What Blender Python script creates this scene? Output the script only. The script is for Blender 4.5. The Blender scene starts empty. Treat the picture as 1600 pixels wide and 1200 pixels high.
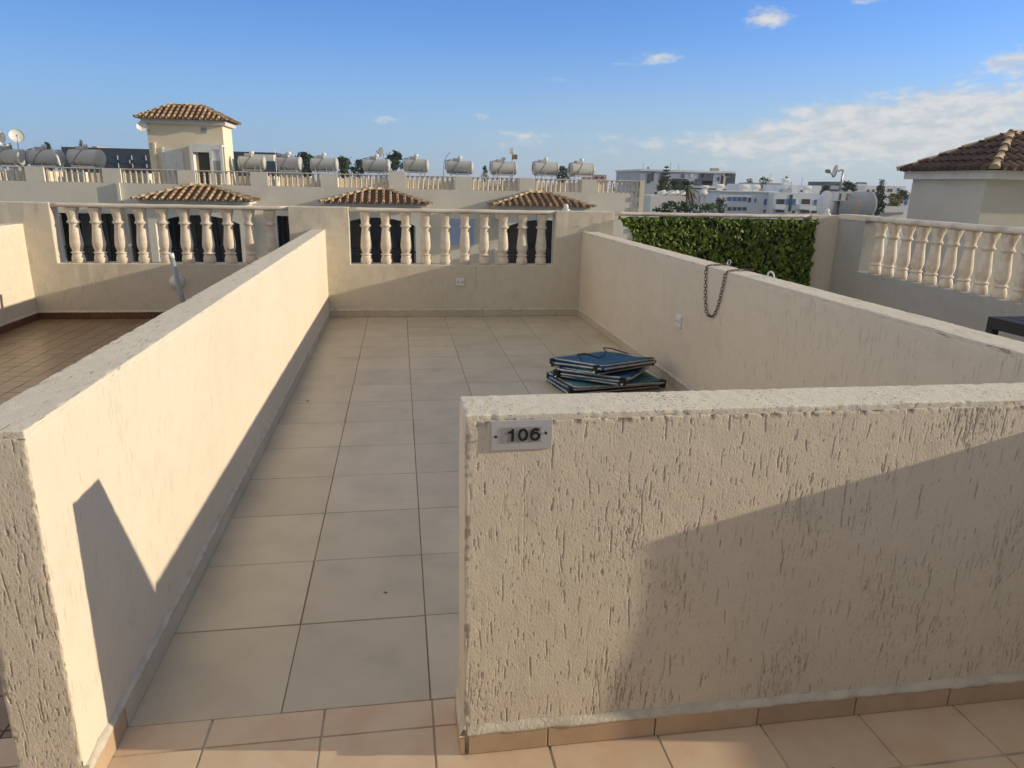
import bpy, math, random
import numpy as np
from mathutils import Vector, Matrix

random.seed(7)
rng = np.random.default_rng(11)
scene = bpy.context.scene
col = scene.collection
R_ = math.radians

# ------------------------------------------------------------------ camera
CAM = np.array([0.38463, -1.85888, 1.55722])
CR = np.array([0.98794848, -0.15327362, 0.02156379])
CU = np.array([0.02153595, 0.27408013, 0.96146569])
CF = np.array([0.15327153, 0.94941418, -0.27407795])
FPX = 1101.68
cd = bpy.data.cameras.new('camera')
cam = bpy.data.objects.new('camera', cd)
col.objects.link(cam)
cd.sensor_width = 36.0
cd.lens = FPX / 1600 * 36
cd.clip_start = 0.05
cd.clip_end = 6000
m = Matrix.Identity(4)
for i in range(3):
    m[i][0], m[i][1], m[i][2], m[i][3] = CR[i], CU[i], -CF[i], CAM[i]
cam.matrix_world = m
scene.camera = cam

# ------------------------------------------------------------------ sun, sky, exposure
SUN_D = Vector((-1.0, 0.14, -0.257)).normalized()      # the way the light travels
SUN_EL = math.asin(-SUN_D.z)
SUN_AZ = math.atan2(-SUN_D.x, -SUN_D.y)                # clockwise from +Y
sd = bpy.data.lights.new('sun', 'SUN')
sd.energy = 4.25
sd.angle = R_(0.5)
sd.color = (1.0, 0.86, 0.645)
so = bpy.data.objects.new('sun', sd)
col.objects.link(so)
so.location = (30, -5, 12)
so.rotation_euler = SUN_D.to_track_quat('-Z', 'Y').to_euler()

scene.view_settings.view_transform = 'Standard'
scene.view_settings.look = 'None'
scene.view_settings.exposure = 0.12
scene.view_settings.gamma = 1.0
scene.view_settings.use_curve_mapping = False
scene.cycles.max_bounces = 8
scene.cycles.diffuse_bounces = 4


class NT:
    """small helper to write node trees"""
    def __init__(self, tree):
        self.t = tree
        self.n = tree.nodes
        self.l = tree.links

    def new(self, kind, **kw):
        nd = self.n.new(kind)
        for k, v in kw.items():
            setattr(nd, k, v)
        return nd

    def put(self, sock, v):
        if isinstance(v, bpy.types.NodeSocket):
            self.l.new(v, sock)
        elif isinstance(v, (tuple, list)) and len(v) == 3 and sock.type == 'RGBA':
            sock.default_value = (*v, 1)
        else:
            sock.default_value = v

    def math(self, op, a, b=0.0, c=0.0, clamp=False):
        nd = self.new('ShaderNodeMath', operation=op, use_clamp=clamp)
        self.put(nd.inputs[0], a)
        self.put(nd.inputs[1], b)
        self.put(nd.inputs[2], c)
        return nd.outputs[0]

    def vmath(self, op, a, b=(0, 0, 0)):
        nd = self.new('ShaderNodeVectorMath', operation=op)
        self.put(nd.inputs[0], a)
        self.put(nd.inputs[1], b)
        return nd.outputs['Vector']

    def noise(self, vec, scale, detail=3.0, rough=0.55, dist=0.0):
        nd = self.new('ShaderNodeTexNoise')
        self.put(nd.inputs['Vector'], vec)
        nd.inputs['Scale'].default_value = scale
        nd.inputs['Detail'].default_value = detail
        nd.inputs['Roughness'].default_value = rough
        nd.inputs['Distortion'].default_value = dist
        return nd.outputs['Fac']

    def ramp(self, v, a, b, ya=0.0, yb=1.0, smooth=True):
        nd = self.new('ShaderNodeMapRange')
        nd.interpolation_type = 'SMOOTHSTEP' if smooth else 'LINEAR'
        self.put(nd.inputs['Value'], v)
        for k, x in zip((1, 2, 3, 4), (a, b, ya, yb)):
            nd.inputs[k].default_value = x
        return nd.outputs[0]

    def mix(self, f, a, b, blend='MIX'):
        nd = self.new('ShaderNodeMix', data_type='RGBA', blend_type=blend)
        self.put(nd.inputs[0], f)
        self.put(nd.inputs[6], a)
        self.put(nd.inputs[7], b)
        return nd.outputs[2]

    def bump(self, h, dist, strength=1.0, normal=None):
        nd = self.new('ShaderNodeBump')
        nd.inputs['Strength'].default_value = strength
        nd.inputs['Distance'].default_value = dist
        self.put(nd.inputs['Height'], h)
        if normal is not None:
            self.put(nd.inputs['Normal'], normal)
        return nd.outputs[0]


# ---- world: Nishita sky with clouds laid out by azimuth and elevation
W = bpy.data.worlds.new('World')
scene.world = W
W.use_nodes = True
N = NT(W.node_tree)
N.n.clear()
wo = N.new('ShaderNodeOutputWorld')
bg = N.new('ShaderNodeBackground')
N.l.new(bg.outputs[0], wo.inputs[0])
sky = N.new('ShaderNodeTexSky', sky_type='NISHITA')
sky.sun_disc = False
sky.sun_elevation = SUN_EL
sky.sun_rotation = SUN_AZ
sky.altitude = 0
sky.air_density = 1.0
sky.dust_density = 0.3
sky.ozone_density = 3.0
tc = N.new('ShaderNodeTexCoord')
sep = N.new('ShaderNodeSeparateXYZ')
N.l.new(tc.outputs['Generated'], sep.inputs[0])
dx, dy, dz = sep.outputs
az = N.math('MULTIPLY', N.math('ARCTAN2', dx, dy), 180 / math.pi)
el = N.math('MULTIPLY', N.math('ARCSINE', dz), 180 / math.pi)
cv = N.new('ShaderNodeCombineXYZ')
N.put(cv.inputs[0], N.math('MULTIPLY', az, 0.22))
N.put(cv.inputs[1], N.math('MULTIPLY', el, 0.55))
n1 = N.noise(cv.outputs[0], 1.0, 6.0, 0.58, 0.3)
n2 = N.noise(cv.outputs[0], 2.7, 5.0, 0.6, 0.2)
nn = N.math('ADD', N.math('MULTIPLY', n1, 0.6), N.math('MULTIPLY', n2, 0.4))
# (azimuth, elevation, half width, half height, weight) in degrees
blobs = [(39, 4.0, 12, 2.6, 0.46), (33, 5.0, 5, 1.5, 0.20), (45, 5.6, 7, 1.2, 0.25), (19, 2.9, 10, 0.9, 0.13), (24, 3.6, 6, .7, .14), (30, 2.2, 14, 1.6, .2),
         (27.0, 11.35, 2.2, 0.8, 0.47), (33.5, 12.35, 1.9, 0.5, 0.35), (18.6, 8.8, 2.4, 0.7, 0.34), (20.6, 9.1, 1.5, .6, .2), (41.6, 8.0, 1.9, 0.8, 0.46),
         (11.9, 7.4, 2.4, 0.4, 0.30), (-1.0, 4.3, 1.6, 0.5, 0.36), (6.8, 4.8, 1.7, 0.35, 0.27), (5, 2.6, 7, 0.7, 0.20), (10, 3.6, 5, 0.5, 0.24),
         (-60, 9, 25, 3, 0.15), (95, 8, 30, 4, 0.3), (170, 12, 40, 6, 0.25)]
bias = None
for a0, e0, wa, we, wt in blobs:
    qa = N.math('POWER', N.math('DIVIDE', N.math('SUBTRACT', az, a0), wa), 2.0)
    qe = N.math('POWER', N.math('DIVIDE', N.math('SUBTRACT', el, e0), we), 2.0)
    g = N.math('MULTIPLY', N.math('EXPONENT', N.math('MULTIPLY', N.math('ADD', qa, qe), -1.0)), wt)
    bias = g if bias is None else N.math('ADD', bias, g)
n3 = N.noise(cv.outputs[0], 6.5, 4.0, 0.6, 0.3)
mask = N.ramp(N.math('ADD', N.math('ADD', nn, N.math('MULTIPLY', N.math('SUBTRACT', n3, 0.5), 0.35)), bias), 0.68, 1.02)
up = N.ramp(el, 0.0, 40.0, 0.0, 1.0, False)
# clear sky pushed a little towards the photo's bluer white balance
low = N.ramp(el, -1.0, 12.0, 1.0, 0.0)
clear = N.mix(1.0, sky.outputs[0], (0.73, 1.02, 1.58), 'MULTIPLY')
lft = N.new('ShaderNodeCombineXYZ')
lf = N.ramp(az, -34.0, 4.0, 0.80, 1.0)
for k_ in range(3): N.put(lft.inputs[k_], lf)
clear = N.mix(N.ramp(el, 14.0, 22.0, 1.0, 0.0), clear, N.mix(1.0, clear, lft.outputs[0], 'MULTIPLY'))
hcol = N.mix(N.ramp(az, -22.0, 34.0), (2.3, 3.6, 5.5), (3.65, 4.45, 4.95))
hz = N.mix(N.math('MULTIPLY', low, 0.8), clear, hcol)
cshade = N.ramp(n2, 0.35, 0.65)
ccol = N.mix(cshade, (4.3, 4.6, 4.9), (5.8, 5.75, 5.6))
skyc = N.mix(N.math('MULTIPLY', mask, 0.9), hz, ccol)
# fill light added as unseen cloud: bright overhead at left, grey elsewhere
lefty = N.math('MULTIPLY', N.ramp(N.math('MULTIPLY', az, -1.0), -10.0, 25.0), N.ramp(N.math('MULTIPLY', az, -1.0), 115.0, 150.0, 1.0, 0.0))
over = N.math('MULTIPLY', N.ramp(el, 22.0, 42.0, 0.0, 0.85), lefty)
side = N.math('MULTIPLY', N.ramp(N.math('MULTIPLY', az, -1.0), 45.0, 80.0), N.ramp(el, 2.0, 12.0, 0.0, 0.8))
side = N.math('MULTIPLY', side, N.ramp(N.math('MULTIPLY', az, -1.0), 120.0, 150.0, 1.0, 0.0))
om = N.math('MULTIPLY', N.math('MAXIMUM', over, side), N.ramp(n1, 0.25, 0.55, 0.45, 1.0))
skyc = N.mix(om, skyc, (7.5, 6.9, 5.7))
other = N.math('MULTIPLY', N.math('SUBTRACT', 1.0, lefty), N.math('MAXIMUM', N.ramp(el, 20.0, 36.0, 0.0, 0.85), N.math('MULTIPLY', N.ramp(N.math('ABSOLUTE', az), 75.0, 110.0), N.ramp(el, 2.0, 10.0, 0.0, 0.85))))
skyc = N.mix(other, skyc, (3.1, 3.1, 3.1))  # grey cover added out of view to neutralise the blue fill
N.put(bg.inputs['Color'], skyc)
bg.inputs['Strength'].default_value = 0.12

# ------------------------------------------------------------------ materials
MATS = {}


def mat(name, base, rough=0.8, var=0.0, vscale=2.0, island=0.0, bump=0.0, bscale=40.0, spec=0.35, metal=0.0, dark=None, stretch=(1, 1, 1), coat=0.0):
    """plain procedural material: two-scale colour variation, optional random per piece, noise bump"""
    if name in MATS:
        return MATS[name]
    mt = bpy.data.materials.new(name)
    mt.use_nodes = True
    n = NT(mt.node_tree)
    b = n.n['Principled BSDF']
    tcx = n.new('ShaderNodeTexCoord')
    vec = n.vmath('MULTIPLY', tcx.outputs['Object'], stretch)
    c = n.mix(0.0, base, base)
    if var:
        d = dark if dark else tuple(x * 0.6 for x in base)
        f = n.noise(vec, vscale, 6, 0.6)
        c = n.mix(n.math('MULTIPLY', n.ramp(f, 0.40, 0.68), var), base, d)
    if island:
        geo = n.new('ShaderNodeNewGeometry')
        f = n.ramp(geo.outputs['Random Per Island'], 0, 1, 1 - island, 1 + island, False)
        hs = n.new('ShaderNodeHueSaturation')
        n.put(hs.inputs['Color'], c)
        n.put(hs.inputs['Value'], f)
        c = hs.outputs[0]
    n.put(b.inputs['Base Color'], c)
    b.inputs['Roughness'].default_value = rough
    b.inputs['Specular IOR Level'].default_value = spec
    b.inputs['Metallic'].default_value = metal
    b.inputs['Coat Weight'].default_value = coat
    if bump:
        n.put(b.inputs['Normal'], n.bump(n.noise(vec, bscale, 4, 0.6), bump))
    MATS[name] = mt
    return mt


def plaster(name, base, groove=(0.30, 0.21, 0.14), axis='z', gscale=1.0, gamount=1.0, attr=False, grain=0.0007, far=False):
    """scratched render: long gouges along one axis, fine sand grain, gouges darkened for dirt and crevice shade"""
    mt = bpy.data.materials.new(name)
    mt.use_nodes = True
    n = NT(mt.node_tree)
    b = n.n['Principled BSDF']
    tcx = n.new('ShaderNodeTexCoord')
    P = tcx.outputs['Object']
    st = {'z': (1, 1, 0.1), 'x': (0.12, 1, 1), 'y': (1, 0.12, 1), 'n': (1, 1, 1)}[axis]
    V = n.vmath('MULTIPLY', P, st)
    big = n.noise(P, 1.1, 5, 0.6)
    col_ = n.mix(n.math('MULTIPLY', n.ramp(big, 0.35, 0.7), 0.35), base, tuple(x * 0.82 for x in base))
    mid = n.noise(P, 9, 4, 0.6)
    col_ = n.mix(n.math('MULTIPLY', n.ramp(mid, 0.45, 0.75), 0.25), col_, tuple(x * 0.78 for x in base))
    g1 = n.noise(V, 62 * gscale, 2.0, 0.5, 0.2)
    dens = n.noise(P, 5.0, 2, 0.5)
    thr = n.math('ADD', g1, n.math('MULTIPLY', n.math('SUBTRACT', dens, 0.5), 0.25))
    gm = n.math('MULTIPLY', n.ramp(thr, 0.64, 0.72), gamount)
    h = n.math('MULTIPLY', gm, -1.0)
    if attr:
        at_ = n.new('ShaderNodeAttribute', attribute_name='groove')
        gm = n.math('MAXIMUM', n.math('MULTIPLY', gm, 0.22), at_.outputs['Fac'], clamp=True)
        h = n.math('MULTIPLY', h, 0.25)
    col_ = n.mix(n.math('MULTIPLY', gm, 0.75 if attr else 0.55), col_, groove)  # dirt tone plus crevice shade painted into the gouges
    n.put(b.inputs['Base Color'], col_)
    b.inputs['Roughness'].default_value = 0.92
    b.inputs['Specular IOR Level'].default_value = 0.2
    gr = n.noise(n.vmath('MULTIPLY', P, (1, 1, 0.62) if axis == 'z' else (1, 1, 1)), 24 if far else 170, 4, 0.7)
    nb = n.bump(gr, grain * (4 if far else 2.4))
    nb = n.bump(h, 0.0035, 1.0, nb)
    n.put(b.inputs['Normal'], nb)
    MATS[name] = mt
    return mt


CREAM = (0.68, 0.60, 0.475)
plaster('front_plaster', CREAM, groove=(0.22, 0.145, 0.09), attr=True, grain=0.0010, gscale=1.7)
plaster('side_plaster', CREAM, gscale=1.9, gamount=0.42)
plaster('back_plaster', (0.635, 0.575, 0.465), gamount=0.42, gscale=1.5)
plaster('shade_plaster', (0.37, 0.375, 0.37), gamount=0.6)  # side wall's shade put into a darker, greyer plaster colour
plaster('coping_plaster', (0.70, 0.64, 0.525), axis='n', gscale=1.7, gamount=1.0, groove=(0.17, 0.14, 0.10), grain=0.0012)
plaster('coping_plaster_long', (0.67, 0.61, 0.50), axis='y', gscale=1.4, gamount=1.0, groove=(0.22, 0.19, 0.15), grain=0.0012)
plaster('grey_plaster', (0.54, 0.51, 0.44), gamount=0.5)
plaster('far_plaster', (0.73, 0.69, 0.60), gamount=0.25, gscale=0.4, far=True)
plaster('far_cream_plaster', (0.76, 0.68, 0.51), gamount=0.15, gscale=0.4, far=True)
mat('mortar', (0.60, 0.54, 0.435), 0.9, 0.5, 14, bump=0.004, bscale=90)
mat('beige_tile', (0.52, 0.452, 0.345), 0.38, 0.35, 3.5, island=0.055, spec=0.45, bump=0.0006, bscale=14)
mat('beige_skirting', (0.52, 0.455, 0.345), 0.4, 0.3, 4, island=0.05, spec=0.4)
mat('brown_grout', (0.12, 0.08, 0.052), 0.9, 0.4, 3)
mat('grout', (0.25, 0.178, 0.118), 0.9, 0.7, 1.6, dark=(0.37, 0.30, 0.22))
mat('pale_grout', (0.48, 0.42, 0.33), 0.9, 0.6, 6, dark=(0.16, 0.11, 0.08))
mat('terracotta_tile', (0.62, 0.475, 0.335), 0.42, 0.6, 6, island=0.07, spec=0.4, dark=(0.55, 0.365, 0.235), bump=0.0006, bscale=14)
mat('terracotta_skirting', (0.48, 0.345, 0.225), 0.4, 0.5, 8, island=0.06, dark=(0.38, 0.25, 0.15))
mat('brown_tile', (0.25, 0.165, 0.098), 0.32, 0.6, 3, island=0.12, spec=0.5, dark=(0.175, 0.11, 0.065))
mat('brown_skirting', (0.14, 0.065, 0.035), 0.35, 0.4, 5, island=0.1)
mat('travertine', (0.72, 0.64, 0.515), 0.75, 0.7, 13, bump=0.003, bscale=60, dark=(0.55, 0.435, 0.34))
mat('rail_stone', (0.68, 0.62, 0.52), 0.7, 0.7, 7, bump=0.003, bscale=50, dark=(0.45, 0.36, 0.27), stretch=(.4, 1, 1))
mat('aluminium', (0.60, 0.61, 0.63), 0.42, 0.25, 12, metal=0.55, stretch=(0.1, 1, 1))
mat('grey_plastic', (0.30, 0.305, 0.29), 0.5, 0.2, 30)
mat('black_plastic', (0.012, 0.012, 0.013), 0.45, 0.2, 20)
mat('white_plastic', (0.72, 0.72, 0.70), 0.45, 0.3, 9)
mat('chrome_tube', (0.42, 0.43, 0.44), 0.3, 0.5, 25, metal=0.9, dark=(0.12, 0.13, 0.14))
mat('rusty_chain', (0.10, 0.078, 0.068), 0.55, 0.7, 30, metal=0.4, dark=(0.13, 0.06, 0.03))
mat('blue_fabric', (0.022, 0.105, 0.215), 0.75, 0.5, 9, bump=0.001, bscale=220, dark=(0.02, 0.085, 0.2))
mat('teal_fabric', (0.07, 0.205, 0.235), 0.75, 0.5, 9, bump=0.001, bscale=220)
mat('dark_metal', (0.014, 0.016, 0.022), 0.5, 0.3, 6, spec=0.3)
mat('roof_tile', (0.47, 0.315, 0.175), 0.85, 0.7, 3.0, island=0.30, dark=(0.22, 0.14, 0.085), bump=0.006, bscale=30)
mat('roof_tile_brown', (0.135, 0.085, 0.068), 0.85, 0.6, 3.0, island=0.25, dark=(0.075, 0.05, 0.042), bump=0.006, bscale=30)
mat('hip_tile', (0.46, 0.36, 0.235), 0.85, 0.6, 4.0, island=0.15, dark=(0.33, 0.23, 0.14))
mat('roof_channel', (0.10, 0.055, 0.035), 0.9, 0.4, 3)
mat('fascia_white', (0.66, 0.63, 0.58), 0.7, 0.3, 3)
mat('dark_glass', (0.012, 0.016, 0.024), 0.06, 0.3, 0.7, spec=0.6, dark=(0.03, 0.035, 0.04))
mat('room_dark', (0.035, 0.035, 0.035), 0.9, 0.5, 1.0)
mat('blue_shutter', (0.36, 0.46, 0.66), 0.6, 0.2, 2)
mat('white_paint', (0.74, 0.74, 0.72), 0.6, 0.35, 3)
mat('tank_white', (0.47, 0.47, 0.445), 0.45, 0.45, 3.0, dark=(0.42, 0.41, 0.38))
mat('tank_grey', (0.42, 0.435, 0.44), 0.45, 0.4, 3.0)
mat('pole_grey', (0.33, 0.345, 0.375), 0.45, 0.3, 9)
mat('curtain', (0.20, 0.19, 0.17), 0.9, 0.4, 1.5)
mat('grey_blue_wall', (0.43, 0.47, 0.53), 0.8, 0.4, 0.3)
mat('tank_band', (0.10, 0.11, 0.12), 0.5)
mat('galvanised', (0.48, 0.49, 0.50), 0.45, 0.4, 8, metal=0.6)
mat('rust', (0.26, 0.115, 0.045), 0.9, 0.7, 8, dark=(0.5, 0.45, 0.38))
mat('dark_cladding', (0.055, 0.075, 0.105), 0.5, 0.3, 0.5)
mat('pale_wall', (0.66, 0.65, 0.62), 0.8, 0.35, 0.4)
mat('blue_white_wall', (0.64, 0.68, 0.74), 0.8, 0.3, 0.3)
mat('cream_wall', (0.60, 0.53, 0.42), 0.8, 0.3, 0.4)
mat('concrete', (0.40, 0.39, 0.36), 0.9, 0.4, 0.6)
mat('pink_wall', (0.55, 0.36, 0.27), 0.85, 0.3, 0.5)
mat('blue_frame', (0.045, 0.12, 0.33), 0.4, 0.2, 1)
mat('window_glass', (0.035, 0.045, 0.065), 0.12, 0.3, 0.6, spec=0.6)
mat('bark', (0.13, 0.095, 0.065), 0.95, 0.5, 3)
mat('foliage_dark', (0.035, 0.062, 0.026), 0.8, 0.4, 0.8, island=0.45)
mat('foliage_olive', (0.075, 0.10, 0.035), 0.8, 0.4, 0.8, island=0.4)
mat('foliage_yellow', (0.22, 0.19, 0.045), 0.8, 0.4, 0.8, island=0.3)
mat('dry_frond', (0.20, 0.13, 0.075), 0.9, 0.4, 1.5, island=0.3)
mat('earth', (0.14, 0.13, 0.075), 0.95, 0.8, 0.02, dark=(0.06, 0.08, 0.035))
mat('asphalt', (0.05, 0.05, 0.05), 0.9, 0.3, 1)


def leaf_mat(name, base, tr):
    mt = bpy.data.materials.new(name)
    mt.use_nodes = True
    n = NT(mt.node_tree)
    b = n.n['Principled BSDF']
    geo = n.new('ShaderNodeNewGeometry')
    f = geo.outputs['Random Per Island']
    c = n.mix(n.ramp(f, 0.5, 0.95), base, (base[0] * 2.9, base[1] * 2.1, base[2] * 1.4))
    hs = n.new('ShaderNodeHueSaturation')
    n.put(hs.inputs['Color'], c)
    n.put(hs.inputs['Value'], n.ramp(n.math('FRACT', n.math('MULTIPLY', f, 17.3)), 0, 1, 0.6, 1.3, False))
    n.put(b.inputs['Base Color'], hs.outputs[0])
    b.inputs['Roughness'].default_value = 0.45
    b.inputs['Specular IOR Level'].default_value = 0.4
    t_ = n.new('ShaderNodeBsdfTranslucent')
    n.put(t_.inputs['Color'], hs.outputs[0])
    mx = n.new('ShaderNodeMixShader')
    mx.inputs[0].default_value = tr
    n.l.new(b.outputs[0], mx.inputs[1])
    n.l.new(t_.outputs[0], mx.inputs[2])
    n.l.new(mx.outputs[0], n.n['Material Output'].inputs[0])
    MATS[name] = mt


leaf_mat('hedge_leaf', (0.105, 0.175, 0.026), 0.4)
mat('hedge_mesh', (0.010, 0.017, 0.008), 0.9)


# ------------------------------------------------------------------ objects and meshes
def tag(o, label=None, cat=None, group=None, kind=None):
    if label: o['label'] = label
    if cat: o['category'] = cat
    if group: o['group'] = group
    if kind: o['kind'] = kind
    return o


def thing(name, label, cat, loc=(0, 0, 0), rz=0.0, group=None):
    o = bpy.data.objects.new(name, None)
    o.empty_display_size = 0.1
    col.objects.link(o)
    o.location = loc
    o.rotation_euler = (0, 0, rz)
    return tag(o, label, cat, group)


class MB:
    def __init__(self):
        self.v, self.f, self.s, self.mi = [], [], [], []

    def add(self, vs, fs, smooth=False, mi=0):
        b = len(self.v)
        self.v.extend([tuple(float(c) for c in p) for p in vs])
        for q in fs:
            self.f.append(tuple(b + i for i in q))
            self.s.append(smooth)
            self.mi.append(mi)

    def box(self, x0, x1, y0, y1, z0, z1, mi=0, M=None):
        vs = [(x, y, z) for z in (z0, z1) for y in (y0, y1) for x in (x0, x1)]
        if M is not None:
            vs = [M @ Vector(p) for p in vs]
        self.add(vs, [(0, 2, 3, 1), (4, 5, 7, 6), (0, 1, 5, 4), (2, 6, 7, 3), (0, 4, 6, 2), (1, 3, 7, 5)], False, mi)

    def cbox(self, x0, x1, y0, y1, z0, z1, c=0.004, mi=0, M=None):
        """box with chamfered edges"""
        X, Y, Z = (x0, x1), (y0, y1), (z0, z1)
        vs, idx = [], {}
        for ix in (0, 1):
            for iy in (0, 1):
                for iz in (0, 1):
                    sx, sy, sz = (1 - 2 * ix) * c, (1 - 2 * iy) * c, (1 - 2 * iz) * c
                    for a, (ax, ay, az_) in enumerate(((0, sy, sz), (sx, 0, sz), (sx, sy, 0))):
                        idx[ix, iy, iz, a] = len(vs)
                        vs.append((X[ix] + ax, Y[iy] + ay, Z[iz] + az_))
        fs = []
        I = lambda *k: idx[k]
        for i in (0, 1):
            q = [I(i, 0, 0, 0), I(i, 1, 0, 0), I(i, 1, 1, 0), I(i, 0, 1, 0)]
            fs.append(q if i else q[::-1])
            q = [I(0, i, 0, 1), I(1, i, 0, 1), I(1, i, 1, 1), I(0, i, 1, 1)]
            fs.append(q[::-1] if i else q)
            q = [I(0, 0, i, 2), I(1, 0, i, 2), I(1, 1, i, 2), I(0, 1, i, 2)]
            fs.append(q if i else q[::-1])
        for i in (0, 1):
            for j in (0, 1):
                fs.append([I(i, j, 0, 0), I(i, j, 0, 1), I(i, j, 1, 1), I(i, j, 1, 0)])
                fs.append([I(i, 0, j, 0), I(i, 0, j, 2), I(i, 1, j, 2), I(i, 1, j, 0)])
                fs.append([I(0, i, j, 1), I(0, i, j, 2), I(1, i, j, 2), I(1, i, j, 1)])
        for i in (0, 1):
            for j in (0, 1):
                for k in (0, 1):
                    fs.append([I(i, j, k, 0), I(i, j, k, 1), I(i, j, k, 2)])
        if M is not None:
            vs = [M @ Vector(p) for p in vs]
        b = len(self.v)
        cen = sum((Vector(p) for p in vs), Vector()) / len(vs)
        out = []
        for q in fs:
            p = [Vector(vs[i]) for i in q]
            nrm = (p[1] - p[0]).cross(p[2] - p[0])
            out.append(tuple(q) if nrm.dot(sum(p, Vector()) / len(p) - cen) > 0 else tuple(q[::-1]))
        self.add(vs, out, False, mi)

    def lathe(self, prof, seg=16, M=None, smooth=True, mi=0, caps=True):
        """profile of (radius, z)"""
        vs = []
        for r, z in prof:
            for k in range(seg):
                a = 2 * math.pi * k / seg
                vs.append((r * math.cos(a), r * math.sin(a), z))
        fs = []
        for i in range(len(prof) - 1):
            for k in range(seg):
                k2 = (k + 1) % seg
                fs.append((i * seg + k, i * seg + k2, (i + 1) * seg + k2, (i + 1) * seg + k))
        if M is not None:
            vs = [M @ Vector(p) for p in vs]
        self.add(vs, fs, smooth, mi)
        if caps:
            b = len(self.v) - len(vs)
            self.f.append(tuple(b + k for k in range(seg))[::-1]); self.s.append(False); self.mi.append(mi)
            t = b + (len(prof) - 1) * seg
            self.f.append(tuple(t + k for k in range(seg))); self.s.append(False); self.mi.append(mi)

    def tube(self, pts, r, seg=8, closed=False, mi=0, r2=None):
        pts = [Vector(p) for p in pts]
        n = len(pts)
        vs = []
        prev = None
        for i, p in enumerate(pts):
            if closed:
                t = pts[(i + 1) % n] - pts[i - 1]
            else:
                t = pts[min(i + 1, n - 1)] - pts[max(i - 1, 0)]
            t.normalize()
            if prev is None:
                a = Vector((0, 0, 1)) if abs(t.z) < 0.9 else Vector((1, 0, 0))
                u = t.cross(a).normalized()
            else:
                u = (prev - t * prev.dot(t)).normalized()
            prev = u
            w = t.cross(u)
            rr = r if r2 is None else r + (r2 - r) * i / max(1, n - 1)
            for k in range(seg):
                a = 2 * math.pi * k / seg
                vs.append(p + (u * math.cos(a) + w * math.sin(a)) * rr)
        fs = []
        m_ = n if closed else n - 1
        for i in range(m_):
            j = (i + 1) % n
            for k in range(seg):
                k2 = (k + 1) % seg
                fs.append((i * seg + k, i * seg + k2, j * seg + k2, j * seg + k))
        self.add(vs, fs, True, mi)
        if not closed:
            b = len(self.v) - len(vs)
            self.f.append(tuple(b + k for k in range(seg))[::-1]); self.s.append(False); self.mi.append(mi)
            t = b + (n - 1) * seg
            self.f.append(tuple(t + k for k in range(seg))); self.s.append(False); self.mi.append(mi)

    def prism(self, poly, y0, y1, mi=0):
        """polygon in (x, z), extruded along y"""
        n = len(poly)
        vs = [(x, y0, z) for x, z in poly] + [(x, y1, z) for x, z in poly]
        fs = [tuple(range(n)), tuple(range(2 * n - 1, n - 1, -1))]
        for i in range(n):
            j = (i + 1) % n
            fs.append((j, i, n + i, n + j))
        self.add(vs, fs, False, mi)

    def build(self, name, mats, parent=None, world=False):
        me = bpy.data.meshes.new(name)
        me.from_pydata(self.v, [], self.f)
        if isinstance(mats, str): mats = [mats]
        for k in mats: me.materials.append(MATS[k])
        me.polygons.foreach_set('use_smooth', self.s)
        if len(mats) > 1: me.polygons.foreach_set('material_index', self.mi)
        me.update()
        o = bpy.data.objects.new(name, me)
        col.objects.link(o)
        if parent is not None:
            o.parent = parent
            if world:
                off = Vector((0, 0, 0)); q = parent
                while q is not None:
                    off += q.location; q = q.parent
                o.location = -off
        return o


def mesh_np(name, V, F, mats, parent=None, smooth=True, attr=None):
    me = bpy.data.meshes.new(name)
    me.vertices.add(len(V))
    me.vertices.foreach_set('co', np.ascontiguousarray(V, np.float32).ravel())
    me.loops.add(F.size)
    me.loops.foreach_set('vertex_index', np.ascontiguousarray(F, np.int32).ravel())
    me.polygons.add(len(F))
    me.polygons.foreach_set('loop_start', np.arange(0, F.size, F.shape[1], dtype=np.int32))
    me.polygons.foreach_set('loop_total', np.full(len(F), F.shape[1], np.int32))
    me.polygons.foreach_set('use_smooth', np.full(len(F), smooth))
    me.update(calc_edges=True)
    if attr is not None:
        a = me.attributes.new('groove', 'FLOAT', 'POINT')
        a.data.foreach_set('value', np.ascontiguousarray(attr, np.float32))
    me.materials.append(MATS[mats])
    me.validate()
    o = bpy.data.objects.new(name, me)
    col.objects.link(o)
    if parent is not None:
        o.parent = parent
        o.location = -parent.location
    return o


def copy_tree(o, parent=None):
    c = o.copy()
    col.objects.link(c)
    if parent is not None:
        c.parent = parent
        c.matrix_parent_inverse = o.matrix_parent_inverse
    for ch in list(o.children):
        copy_tree(ch, c)
    return c


def at(u, v, Y):
    """world point where the sight line through photo pixel (u, v) meets the plane y = Y"""
    d = CF + CR * (u - 800) / FPX - CU * (v - 600) / FPX
    return Vector(CAM + d * ((Y - CAM[1]) / d[1]))


# ---- numpy noise, gouges and plastered blocks
def hash3(i, j, k, seed):
    h = (i.astype(np.uint32) * np.uint32(374761393) + j.astype(np.uint32) * np.uint32(668265263) + k.astype(np.uint32) * np.uint32(2147483647) + np.uint32(seed * 974711))
    h = (h ^ (h >> np.uint32(13))) * np.uint32(1274126177)
    h = h ^ (h >> np.uint32(16))
    return (h & np.uint32(0xffff)).astype(np.float64) / 65535.0


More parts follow.
